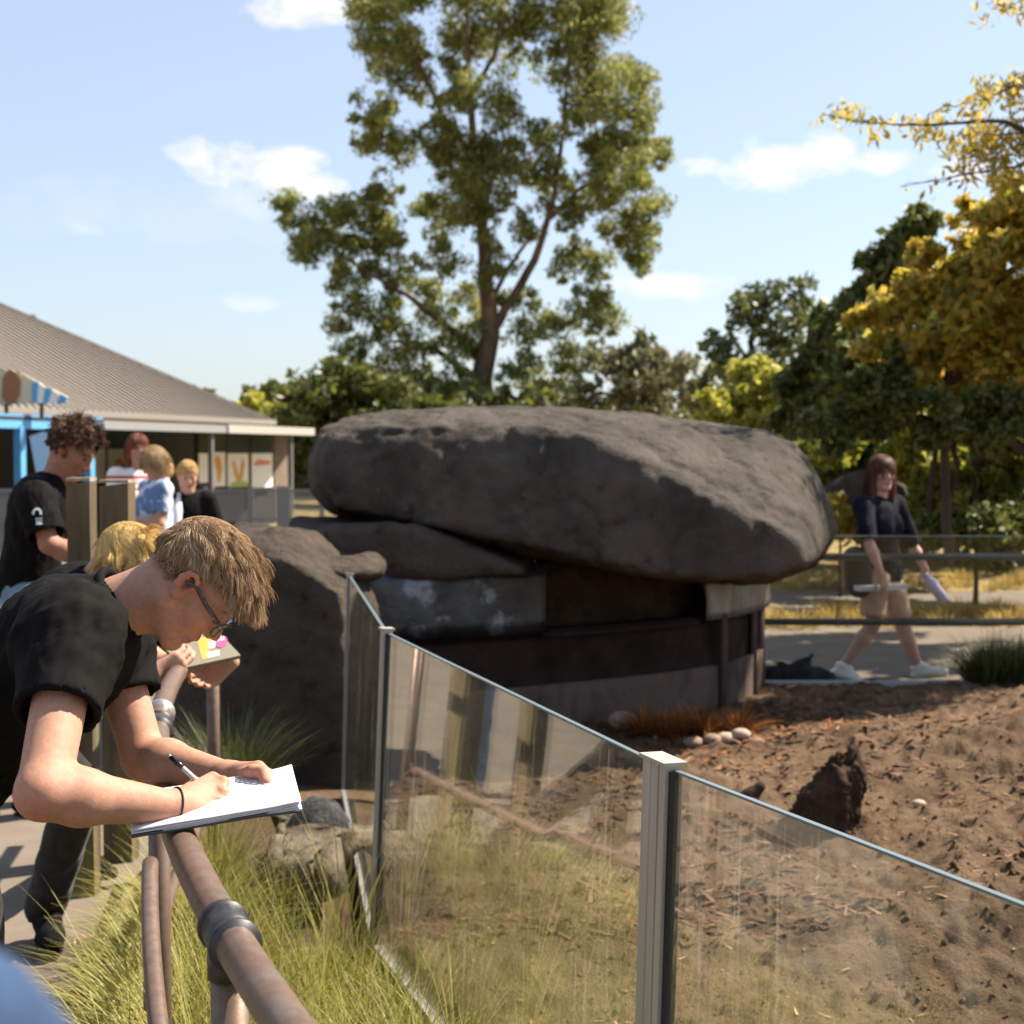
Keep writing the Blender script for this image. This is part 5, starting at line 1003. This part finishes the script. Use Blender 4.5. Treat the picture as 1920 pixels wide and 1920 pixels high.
me_ = wp['body'].data; vv = np.empty(len(me_.vertices) * 3, np.float32); me_.vertices.foreach_get('co', vv); vv = vv.reshape(-1, 3) + WL[wp['body'].name]; ca = me_.color_attributes['tint']; cc = np.empty(len(vv) * 4, np.float32); ca.data.foreach_get('color', cc); cc = cc.reshape(-1, 4)
for p_, r_, a_ in [(Jw['eR'] + [-.01, -.02, -.03], .05, .5), (Jw['eL'] + [0, -.02, -.02], .05, .4)] + [(k_, .014, .6) for k_ in kR] + [(at(484, 1440, 2.50), .02, .5), (at(499, 1466, 2.435), .012, .6), (at(322, 1513, 2.33), .05, .2)]:
    m_ = (np.exp(-((vv - p_) ** 2).sum(1) / r_ ** 2) * a_)[:, None]; cc[:, :3] = cc[:, :3] * (1 - m_) + cc[:, :3] * np.array([1.0, .66, .58]) * m_
bl = (.5 + .5 * fbm(vv * 28, 3))[:, None]; cc[:, :3] *= (.90 + .2 * bl) * np.array([1, 1, 1]) + (bl - .5) * np.array([.06, -.05, -.06]); ca.data.foreach_set('color', cc.ravel())
def wlen(u):
    x, y, z = u.T; lx, lz = -.014 + .104 * x, .03 + .099 * z
    lim = .052 + .5 * np.minimum(0, lx - .02) + .02 * np.clip(lx - .02, 0, 1); up_ = np.clip((lz - lim) / .035, 0, 1); low = lz > np.where(lx < .0, -.060 + .42 * np.clip(lx + .10, 0, .2), .040)
    l_ = np.where(lz > lim, .012 + up_ * (.024 + .014 * RNG.random(len(u)) + .036 * np.clip((x - .05) * 1.6, 0, 1)), np.where(low & (lx < .050) & ~((lx > -.034) & (lx < .016) & (lz < .034)), .006 + .004 * RNG.random(len(u)), 0)); return np.where((lx > .070) & (lz < .072), 0, l_)
def wdir(u, nl):
    z = u[:, 2]; lo = np.clip((.35 - z) / .3, 0, 1); fr_x = np.clip(u[:, 0], 0, 1); fl = np.stack([.9 - .9 * lo, .25 * u[:, 1], .12 * (z > .3) - .9 * lo - 1.1 * fr_x * (z > .3)], 1); return fl + nl * (.10 + .16 * RNG.random((len(u), 1)))
strands('hair', root, wp['c'], wp['A'], .93, 17000, wlen, wdir, MAT['hair'], .0007, 10, .46, 46, .42, rx=(.103, .082, .094), seed=3, clump=.62)
Pw = lambda x, y, z: wp['c'] + wp['A'] @ (np.array([x, y, z]) * .93)
for y in (-1, 1):
    v, q = tube([Pw(.083, y * .016, .020), Pw(.086, y * .030, .026), Pw(.074, y * .046, .021)], [.0028, .0036, .0018], 6); obj('eyebrow', v, q, M('brow', (.14, .075, .04), .6), root)
    v, q = tube([Pw(.082, y * .018, -.003), Pw(.0860, y * .030, -.007), Pw(.080, y * .042, -.006), Pw(.072, y * .050, -.003)], [.0012, .0024, .0022, .0008], 5); obj('eyelash', v, q, M('lash', (.03, .02, .015), .6), root)
# glasses, slid down the nose
gls = None; MAT['frame'] = M('tortoise_frame', (.05, .035, .04), .25, var=.5, vs=90, spots=[(120, .55, .1, (.25, .2, .22), .6)])
def rim(y):
    pts = []
    for k in range(24):
        a = 2 * math.pi * k / 24; cx, sx = math.cos(a), math.sin(a); pts.append(Pw(.104 - .012 * abs(cx) * (1 if cx * y > 0 else .2), y * .033 + .024 * np.sign(cx) * abs(cx) ** .7, -.006 + .019 * np.sign(sx) * abs(sx) ** .75))
    return pts
fp = []
for y in (-1, 1):
    r_ = rim(y); fp.append(tube(r_ + [r_[0]], .0017, 6)); fp.append(tube([Pw(.094, y * .058, .004), Pw(.088, y * .069, .006)], .0026, 6))
    TP = np.array([Pw(.088, y * .069, .006), Pw(.05, y * .0785, .008), Pw(.006, y * .086, .014), Pw(-.014, y * .090, .004)]); fp.append(tube(TP, [.0046, .0042, .0036, .003], 8))
fp.append(tube([Pw(.104, -.010, .003), Pw(.109, 0, .006), Pw(.104, .010, .003)], .0018, 6)); v, q = join(fp); gls = obj('glasses', v, q, MAT['frame'], root)
for y in (-1, 1): r_ = rim(y); c0 = np.mean(r_, 0); obj('lens', [c0] + r_, [(0, 1 + k, 1 + (k + 1) % 24) for k in range(24)], glass_mat('lens_glass', 0, 0, .06, 3.1, (.93, .95, .97)), gls)
wv = unit(at(322, 1513, 2.33) - at(80, 1487, 2.20)); wc = at(327, 1512, 2.335); s_, t_ = frame(wv); ring = [wc + .0305 * (math.cos(a) * s_ + math.sin(a) * t_ * 1.02) for a in np.linspace(0, 6.283, 33)]; v, q = tube(ring, .0016, 6, False); obj('wristband', v, q, MAT['seal'], root)
nb = unit(wp['c'] + wp['A'] @ (np.array([-.030, 0, -.045]) * .93) - Jw['nck']); s_, t_ = frame(nb); ring = [Jw['nck'] + nb * .016 + .0665 * (math.cos(a) * s_ + math.sin(a) * t_) for a in np.linspace(0, 6.283, 49)]; v, q = tube(ring, .0085, 8, False); obj('collar', v, q, MAT['tee'], root)
# notebook and pen
NL, NR, FR_ = at(245, 1563, 2.26), at(566, 1511, 2.32), at(548, 1443, 2.52); ex, ey = NR - NL, FR_ - NR; nn = unit(np.cross(ex, ey))
nbk = thing('notebook', (NL + NR + ey) / 2 - nn * .012, 'open white notebook lying on the railing under the writing hand', 'notebook')
def sheet(o, th, a0=0, a1=1, b0=0, b1=1, curl=0):
    P = np.zeros((14, 8, 3))
    for i in range(14):
        for j in range(8): a, b = a0 + (a1 - a0) * i / 13, b0 + (b1 - b0) * j / 7; P[i, j] = NL + ex * a + ey * b + nn * (o + .003 * fbm(np.array([[a * 3, b * 3, o * 900]]), 2)[0] + curl * (a ** 6) * .4)
    return slab(P, th)
v, q = sheet(-.0045, -.004); obj('cover', v, q, M('notebook_cover', (.05, .045, .05), .5), nbk)
for k in range(5): v, q = sheet(-.0036 + .0021 * k, -.0012, .004 + .003 * (k % 2), 1 - .008 * ((k * 7) % 3) / 2, .004, 1 - .004 * k, .004 * k); obj('page', v, q, MAT['paper'], nbk)
ps = []
for b in np.linspace(.16, .9, 15):
    a = .52
    while a < .93:
        l_ = .01 + .03 * random.random(); ps.append(bar(NL + ex * a + ey * b + nn * .0092, NL + ex * min(a + l_, .95) + ey * b + nn * .0092, .0012, .0004, up=nn)); a += l_ + .012
v, q = join(ps); obj('handwriting', v, q, M('pencil_marks', (.62, .62, .66), .8), nbk, smooth=False)
p0, p1 = at(316, 1416, 2.475), at(411, 1501, 2.392); dv = p1 - p0; pe = thing('pen', p1, 'black and clear ballpoint pen in the writing hand', 'pen')
v, q = tube([p0 + dv * .05, p0 + dv * .30], .0049, 12); obj('cap', v, q, M('pen_black', (.01, .01, .012), .25), pe); v, q = tube([p0, p0 + dv * .05], .0032, 10); obj('button', v, q, M('pen_silver', (.6, .6, .65), .25, metal=.8), pe)
v, q = tube([p0 + dv * .30, p0 + dv * .92, p1], [.0045, .0043, .001], 12); obj('barrel', v, q, M('pen_clear', (.62, .60, .62), .15), pe)
s_, t_ = frame(dv); v, q = bar(p0 + dv * .06 - s_ * .008 - np.array([0, .002, .003]), p0 + dv * .36 - s_ * .007 - np.array([0, .002, .003]), .003, .0015); obj('clip', v, q, M('pen_silver', (.6, .6, .65), .25, metal=.8), pe, smooth=False)

# --- blond person behind the writer
fb_, ub_ = np.array([.62, .12, -.77]), np.array([.75, -.1, .6]); Jb = dict(hd=at(236, 1060, 4.35), fw=fb_, up=ub_, nck=at(184, 1092, 4.36), chs=at(128, 1135, 4.4), pel=at(-10, 1285, 4.5), sR=at(135, 1130, 4.19), sL=at(160, 1110, 4.58), eR=at(205, 1300, 4.02), eL=at(300, 1250, 4.50), wR=at(288, 1262, 4.08), wL=at(432, 1238, 4.35),
     hR=at(-5, 1330, 4.42), hL=at(-15, 1320, 4.60), kR=at(150, 1480, 4.5), kL=at(120, 1470, 4.85), aR=at(85, 1698, 4.78), aL=at(135, 1600, 5.6), tR=(.45, -.9, -.05), tL=(.9, -.3, 0), hdR=(.8, .35, .3), pnR=(.1, .75, .3), hdL=(-.6, -.2, -.5), pnL=(-.2, -.8, .2))
bp = person('person', 'blond curly haired person in black tee leaning on the railing behind the writer', Jb, dict(shirt=MAT['tee'], trousers=MAT['jeans'], shoe=MAT['shoe'], sleeve=.85, cuff=.066, face=False, hem=.1, skin=(.48, .26, .18), curl=(35, 35, 25)), h=.006)
strands('hair', bp['root'], bp['c'], bp['A'], 1.0, 9000, lambda u: np.where((u[:, 2] > -.25 - .35 * (u[:, 0] < 0)) & ~((u[:, 0] > .55) & (u[:, 2] < .35)), .045 + .03 * RNG.random(len(u)), 0), lambda u, nl: nl * .12 + np.stack([.7 + 0 * u[:, 0], 0 * u[:, 0], .1 + 0 * u[:, 0]], 1), MAT['blond'], .0010, 11, .5, 24, .5, seed=5, clump=.8)
pp = [p for p in project(bp['shirt'], [(128, 1068), (138, 1062), (150, 1056), (160, 1050), (163, 1054), (152, 1061), (140, 1067), (131, 1072)], .004)]
if all(p is not None for p in pp): obj('shirt_print', pp, [(0, 1, 6, 7), (1, 2, 5, 6), (2, 3, 4, 5)], M('blue_print', (.22, .50, .75), .6), bp['shirt'], smooth=False)
# clipboard with stickers
c0, c1, c2, c3 = at(318, 1256, 4.10), at(428, 1232, 4.22), at(436, 1190, 4.33), at(322, 1208, 4.22); bx, by = c1 - c0, c3 - c0; bn = unit(np.cross(bx, by)); cb = thing('clipboard', (c0 + c1) / 2, 'sticker covered clipboard held over the railing by the blond person', 'clipboard')
v, q = box((c0 + c1 + c2 + c3) / 4, np.linalg.norm(bx), np.linalg.norm(by), .012, unit(bx), unit(np.cross(bn, unit(bx))), bn); obj('board', v, q, M('olive_board', (.16, .14, .10), .6), cb, smooth=False)
fs = bn if bn[1] < 0 else -bn
def stick(pts, m, lb=None, off=.0075):
    V = [c0 + bx * a + by * b + fs * off for a, b in pts]; n_ = len(V); V += [p - fs * .001 for p in V]; obj('sticker', V, [tuple(range(n_)), tuple(range(2 * n_ - 1, n_ - 1, -1))] + [(k, (k + 1) % n_, n_ + (k + 1) % n_, n_ + k) for k in range(n_)], m, cb, smooth=False, label=lb)
cir = lambda a, b, r, n=12, r2=None: [(a + r * math.cos(2 * math.pi * k / n), b + (r2 or r * 2.2) * math.sin(2 * math.pi * k / n)) for k in range(n)]
stick([(.42, .95), (.68, .95), (.66, .05), (.54, .05)], M('yellow_sticker', (.42, .26, .03), .6), 'yellow sticker'); stick(cir(.70, .55, .075), M('white_sticker', (.38, .39, .42), .6), 'round white sticker', .0085); stick(cir(.87, .58, .11, 8), M('pink_sticker', (.33, .05, .16), .5), 'pink octagon sticker', .0085)
stick(cir(.10, .5, .09, 14, .4), M('grey_sticker', (.26, .27, .27), .6), 'grey round sticker'); stick([(.62, .05), (.84, .05), (.84, .28), (.62, .28)], M('pale_sticker', (.36, .42, .36), .6), 'pale green sticker', .0080)
for k in range(3): stick([(.80 + .045 * k, .62), (.825 + .045 * k, .62), (.825 + .045 * k, .78), (.80 + .045 * k, .78)], M('sticker_ink', (.72, .5, .62), .5), None, .0095)

# --- curly haired person
fc_ = np.array([.80, -.12, -.48]); Jc = dict(hd=at(136, 846, 6.5), fw=fc_, up=(.5, 0, .86), nck=at(104, 896, 6.5), chs=at(72, 955, 6.5), pel=at(52, 1085, 6.55), sR=at(68, 938, 6.27), sL=at(98, 915, 6.73), eR=at(92, 1020, 6.2), eL=at(150, 1010, 6.7), wR=at(188, 1062, 6.3), wL=at(200, 1050, 6.6),
     hR=at(50, 1120, 6.45), hL=at(52, 1120, 6.66), kR=at(60, 1290, 6.45), kL=at(45, 1290, 6.7), aR=(-2.2, 6.5, .1), aL=(-2.25, 6.75, .1), tR=(1, -.1, 0), tL=(1, .1, 0))
cp = person('person', 'curly dark haired person in printed black tee and jeans looking down at the railing', Jc, dict(shirt=MAT['tee'], trousers=M('blue_denim', (.16, .23, .31), .85, var=.35, vs=12, bump=.3, bs=300, bdist=.002), shoe=MAT['shoe'], sleeve=.80, cuff=.078, bw=1.12, aw=1.05, hem=.06, hs=1.03, skin=(.36, .17, .11), foldamp=.010), h=.007)
strands('hair', cp['root'], cp['c'], cp['A'], 1.05, 10000, lambda u: np.where((u[:, 2] > .15), .042 + .035 * RNG.random(len(u)), np.where((u[:, 2] > -.55) & (u[:, 0] < .15), .022, 0)) * ~((u[:, 0] > .7) & (u[:, 2] < .5)), lambda u, nl: nl + np.stack([.35 + 0 * u[:, 0], 0 * u[:, 0], .25 + 0 * u[:, 0]], 1), MAT['curl'], .0016, 12, 2.2, 55, .05, seed=8, clump=.8)
arc = [(70 + 9 * math.cos(a), 962 + 9 * math.sin(a)) for a in np.linspace(R(150), R(390), 12)]; inn = [(70 + 5 * math.cos(a), 962 + 5 * math.sin(a)) for a in np.linspace(R(150), R(390), 12)]
pr1 = project(cp['shirt'], arc + inn, .006)
if all(p is not None for p in pr1): obj('shirt_print', pr1, [(k, k + 1, 13 + k, 12 + k) for k in range(11)], M('pale_print', (.55, .60, .62), .6), cp['shirt'], smooth=False)
for y0 in (972, 977, 982):
    p_ = project(cp['shirt'], [(68, y0), (80, y0 - 1), (80, y0 + 2), (68, y0 + 3)], .006)
    if all(x is not None for x in p_): obj('shirt_print', p_, [(0, 1, 2, 3)], M('pale_print', (.45, .50, .52), .6), cp['shirt'], smooth=False)

# --- standing people helper
def stand(pos, face, hgt, wR=None, wL=None, fw=None, kR=None, kL=None):
    s = hgt / 1.75; f_ = unit(np.array([math.sin(face), math.cos(face), 0])); l_ = np.array([-f_[1], f_[0], 0]); p = np.array([pos[0], pos[1], 0.0]); up = np.array([0, 0, 1.0]); z = lambda a: p + up * a * s
    J = dict(pel=z(.98), chs=z(1.30) + f_ * .01, nck=z(1.46), hd=z(1.635) + f_ * .02, fw=f_ if fw is None else fw, up=(0, 0, 1)); l = l_
    for X, sg in (('L', 1), ('R', -1)):
        J['s' + X] = z(1.42) + l * sg * .175 * s; J['h' + X] = z(.90) + l * sg * .09 * s; J['a' + X] = z(.085 / s) + l * sg * .10 * s; J['k' + X] = z(.50) + l * sg * .10 * s + f_ * .02; J['t' + X] = f_ + l * sg * .15
        w_ = {'L': wL, 'R': wR}[X]; J['w' + X] = z(.86) + l * sg * .24 * s + f_ * .06 if w_ is None else np.asarray(w_, float); J['e' + X] = ik(J['s' + X], J['w' + X], .29 * s, .255 * s, -f_ + l * sg * .6)
    return J
p1 = at(258, 900, 12.2); MAT['stripe'] = None
def striped():
    m = M('striped_jersey', (.78, .75, .74), .8); t = m.node_tree; n = t.nodes; l = t.links; co = n.new('ShaderNodeTexCoord'); wv_ = n.new('ShaderNodeTexWave'); wv_.wave_type = 'BANDS'; wv_.bands_direction = 'Z'; wv_.inputs['Scale'].default_value = 3.1; wv_.inputs['Phase Offset'].default_value = 1.2; wv_.inputs['Distortion'].default_value = .6
    l.new(co.outputs['Object'], wv_.inputs[0]); r = n.new('ShaderNodeValToRGB'); e = r.color_ramp.elements; e[0].position = .80; e[0].color = (.78, .75, .74, 1); e[1].position = .86; e[1].color = (.42, .07, .09, 1); l.new(wv_.outputs[0], r.inputs[0]); l.new(r.outputs[0], n['Principled BSDF'].inputs['Base Color']); return m
MAT['red'] = M('auburn_hair', (.20, .055, .03), .8, var=.3, vs=40, bump=.5, bs=80)
Jr = stand(p1, R(150), 1.80, wR=p1 * [1, 1, 0] + [.05, -.30, 1.14], wL=p1 * [1, 1, 0] + [.24, -.2, 1.12])
rp = person('person', 'auburn haired person in a red and white striped top and dark shorts', Jr, dict(shirt=striped(), trousers=M('dark_shorts', (.05, .045, .06), .8), leg=.75, legname='shorts', shoe=MAT['shoe'], sleeve=.75, skin=(.50, .26, .19), brow=MAT['red'], bust=1), h=.009)
blob_hair(rp['root'], rp['c'], rp['A'], 1.0, [(-.02, 0, .035, (.112, .094, .105)), (-.06, 0, -.06, (.07, .092, .14)), (-.02, .075, -.05, (.04, .028, .11)), (-.02, -.075, -.05, (.04, .028, .11))], MAT['red'])
p2 = at(292, 900, 11.7); MAT['blondb'] = M('dark_blond_hair', (.36, .22, .10), .8, var=.3, vs=40, bump=.5, bs=80)
Jg = stand(p2, R(235), 1.68, wR=p2 * [1, 1, 0] + [-.16, .12, 1.12], wL=p2 * [1, 1, 0] + [-.17, -.22, 1.10], fw=(-.75, -.25, -.5))
bt = M('blue_white_top', (.12, .19, .36), .8, spots=[(2.2, .48, .03, (.62, .66, .74), .9)]); gp = person('person', 'blond woman in a blue and white top and pale jeans beside the striped top', Jg, dict(shirt=bt, trousers=M('pale_denim', (.42, .52, .62), .85, var=.2, vs=8), shoe=MAT['white'], sleeve=.7, bw=1.2, hem=.2, skin=(.50, .27, .19), bust=1, brow=MAT['blondb']), h=.009)
blob_hair(gp['root'], gp['c'], gp['A'], 1.0, [(-.02, 0, .03, (.11, .092, .105)), (-.06, 0, -.05, (.07, .085, .12)), (-.03, .07, -.05, (.05, .03, .10)), (-.03, -.07, -.05, (.05, .03, .10))], MAT['blondb'])
hb = thing('handbag', p2 * [1, 1, 0] + [-.18, -.28, .88], 'pale grey patterned bag held in front of the blond woman', 'bag'); f = Fld(np.array([p2[0] - .45, p2[1] - .5, .7]), np.array([p2[0] + .1, p2[1] - .05, 1.25]), .009); c = np.array([p2[0] - .18, p2[1] - .28, .99]); f.ell(c, (.13, .06, .12), None, .02); v, q = f.nets(); obj('pouch', v, q, M('bag_cloth', (.5, .5, .5), .8, var=.5, vs=18), hb); v, q = tube([c + [-.08, 0, .10], c + [-.05, 0, .18], c + [.05, 0, .18], c + [.08, 0, .10]], .008, 8); obj('strap', v, q, MAT['seal'], hb)
p3 = at(352, 900, 12.0); Jk = stand(p3, R(165), 1.56, wR=p3 * [1, 1, 0] + [-.05, -.22, 1.0], wL=p3 * [1, 1, 0] + [.20, -.16, .98], fw=(.35, -.9, -.2))
kp_ = person('person', 'short haired boy in a black top with a white strap across the chest', Jk, dict(shirt=MAT['tee'], trousers=M('navy_shorts', (.04, .05, .09), .8), leg=.85, legname='shorts', shoe=MAT['white'], sleeve=.8, hs=.98, skin=(.52, .29, .20), bw=.95), h=.009)
blob_hair(kp_['root'], kp_['c'], kp_['A'], .98, [(-.018, 0, .042, (.108, .086, .094))], MAT['blondb'], amp=.003)
s_, t_ = Jk['sR'], Jk['pel'] + [-.12, -.08, -.25]; fr = kp_['fr']; P = [Jk['nck'] + [-.06, -.03, .0], Jk['chs'] + fr * .135 + [-.10, 0, 0], Jk['pel'] + fr * .125 + [-.11, 0, 0], Jk['pel'] + fr * .10 + [-.13, 0, -.3]]
v, q = tube(P, [.04, .045, .05, .06], 10); v = (v - np.mean(P, 0)) * [1, 1, 1] + np.mean(P, 0); obj('towel', v, q, M('white_towel', (.72, .70, .74), .9, bump=.5, bs=80), kp_['root'])
c = p3 * [1, 1, 0] + np.array([.17, -.27, .86]); f = Fld(c - .35, c + .35, .01); f.chain([c + [.0, 0, .10], c, c + [.03, 0, -.22]], [.06, .085, .09], .04); f.chain([c + [.04, -.02, .05], c + [.14, 0, -.15]], [.04, .05], .03); v, q = f.nets(); obj('plush_toy', v, q, M('tan_plush', (.38, .19, .08), .95, var=.4, vs=20, bump=.8, bs=90), label='tan brown soft toy hanging from the hands of the boy', cat='toy')
c = p3 * [1, 1, 0] + np.array([.21, -.22, 1.03]); f = Fld(c - .2, c + .2, .008); f.ell(c, (.08, .06, .06), None, .02); v, q = f.nets(); n = normals(v, q); v = v + n * (.02 * fbm(v * 20, 3))[:, None]; obj('bundled_cloth', v, q, M('white_towel', (.72, .70, .74), .9, bump=.5, bs=80), label='bundled white cloth in the arm of the boy', cat='cloth')

# --- woman walking past
Jv = dict(hd=at(1655, 888, 10.5), fw=(.22, -.97, .0), up=(0, 0, 1), nck=at(1648, 936, 10.52), chs=at(1648, 975, 10.52), pel=at(1652, 1062, 10.52), sR=at(1618, 948, 10.38), sL=at(1678, 945, 10.66), eR=at(1630, 1020, 10.22), eL=at(1712, 1025, 10.75), wR=at(1653, 1078, 10.15), wL=at(1734, 1066, 10.7),
     hR=at(1642, 1085, 10.44), hL=at(1665, 1085, 10.60), kR=at(1636, 1172, 10.42), kL=at(1694, 1178, 10.60), aR=at(1580, 1252, 10.46), aL=at(1722, 1254, 10.62), tR=(.85, -.1, -.25), tL=(.85, -.1, .25), hdR=(.3, .1, -.9), pnR=(-.2, .6, -.3), hdL=(.3, 0, -.9), pnL=(-.5, -.4, -.2))
vp = person('person', 'woman in a navy shirt and tan shorts walking past behind the far glass', Jv, dict(shirt=M('navy_cotton', (.009, .010, .018), .85, var=.3, vs=20, spec=.15), trousers=M('tan_shorts', (.44, .29, .21), .85, var=.15, vs=20), leg=.80, legname='shorts', shoe=MAT['white'], sole=MAT['white'], sleeve=.95, cuff=.066, bw=1.12, hem=.10, skin=(.56, .33, .27), bust=1, brow=M('brown_brow', (.1, .05, .03), .6), aw=.95, lw=1.0), h=.008)
MAT['auburn'] = M('chestnut_hair', (.10, .038, .022), .8, var=.35, vs=40, bump=.5, bs=80)
blob_hair(vp['root'], vp['c'], vp['A'], 1.0, [(-.02, 0, .034, (.112, .092, .106)), (-.06, 0, -.06, (.065, .090, .15)), (-.01, .074, -.10, (.045, .028, .17)), (-.01, -.074, -.10, (.045, .028, .17)), (-.07, 0, -.14, (.05, .09, .14))], MAT['auburn'])
c = at(1612, 1070, 10.4); f = Fld(c - .35, c + .5, .01); f.cap(c + [-.03, 0, .08], c + [.0, 0, -.09], .10, .11, .02, n=np.array([.3, .95, 0]), q=.5); v, q = f.nets(); hb = thing('shoulder_bag', c - [0, 0, .2], 'black shoulder bag behind the hip of the walking woman', 'bag'); obj('pouch', v, q, M('black_leather', (.02, .022, .024), .5, var=.3, vs=14), hb)
v, q = tube([c + [.02, -.03, .15], at(1606, 1000, 10.30), at(1622, 945, 10.32), at(1640, 930, 10.42)], .009, 8); obj('strap', v, q, MAT['seal'], hb)
b0, b1 = at(1738, 1082, 10.66), at(1772, 1128, 10.62); bo = thing('drink_bottle', b1, 'lavender drink bottle swinging in the hand of the walking woman', 'bottle'); dv = b1 - b0
v, q = tube([b0, b0 + dv * .12, b0 + dv * .2, b1 - dv * .03, b1], [.030, .032, .042, .042, .036], 16); obj('flask', v, q, M('lavender', (.44, .40, .56), .4), bo); v, q = tube([b0 - dv * .14, b0], [.024, .026], 14); obj('lid', v, q, M('lavender_lid', (.36, .32, .46), .4), bo)
v, q = bar(at(1606, 1103, 10.30), at(1697, 1099, 10.36), .10, .035); obj('paper_folder', v, q, MAT['paper'], label='folded white paper held across the tan shorts', cat='paper', smooth=False)

fl_ = lambda u, nl: nl * .12 + np.stack([-.22 + 0 * u[:, 0], -.02 * np.sign(u[:, 1]), -.9 + 0 * u[:, 0]], 1)
face_ = lambda u: ~((u[:, 0] > .25) & (u[:, 2] < .70))
for pr_, ln_, m_, cols in ((rp, .11, 'auburn_strands', [(.10, .028, .015), (.22, .065, .03), (.34, .12, .06)]), (gp, .13, 'sandy_strands', [(.24, .14, .06), (.42, .27, .12), (.62, .44, .24)]), (vp, .17, 'chestnut_strands', [(.05, .018, .01), (.12, .045, .024), (.22, .095, .05)])):
    strands('hair', pr_['root'], pr_['c'], pr_['A'], 1.0, 3200, lambda u: np.where((u[:, 2] > -.45) & face_(u), ln_ * (.7 + .5 * RNG.random(len(u))), 0), fl_, M(m_, cols[1], .55, island=cols, transl=.2),   .0022, 8, .24, 24, .9, rx=(.112, .094, .104), cen=(-.018, 0, .034), seed=int(ln_ * 100), clump=.7)
strands('hair', kp_['root'], kp_['c'], kp_['A'], .98, 2000, lambda u: np.where((u[:, 2] > .1) & face_(u), .03 + .015 * RNG.random(len(u)), 0), fl_, MAT['blond'], .002, 5, .4, 30, .2, rx=(.108, .088, .096), cen=(-.018, 0, .04), seed=55)
# --- blue sleeved person close to the viewer
Jn = stand((-.42, .30, 0), R(30), 1.64)
Jn['sR'] = at(-305, 2215, .42); Jn['eR'] = Jn['sR'] + [.0, -.02, -.29]; Jn['wR'] = Jn['eR'] + [.03, .05, -.25]
np_ = person('person', 'blurred blue sleeve and shoulder of a person close to the railing', Jn, dict(shirt=M('blue_denim_jacket', (.028, .05, .10), .85, var=.8, vs=7, bump=.4, bs=200, bdist=.003), trousers=MAT['jeans'], shoe=MAT['shoe'], sleeve=1.9, hs=1.0, face=False), h=.012)
blob_hair(np_['root'], np_['c'], np_['A'], 1.0, [(-.02, 0, .035, (.112, .094, .105)), (-.06, 0, -.06, (.07, .092, .12))], MAT['curl'])
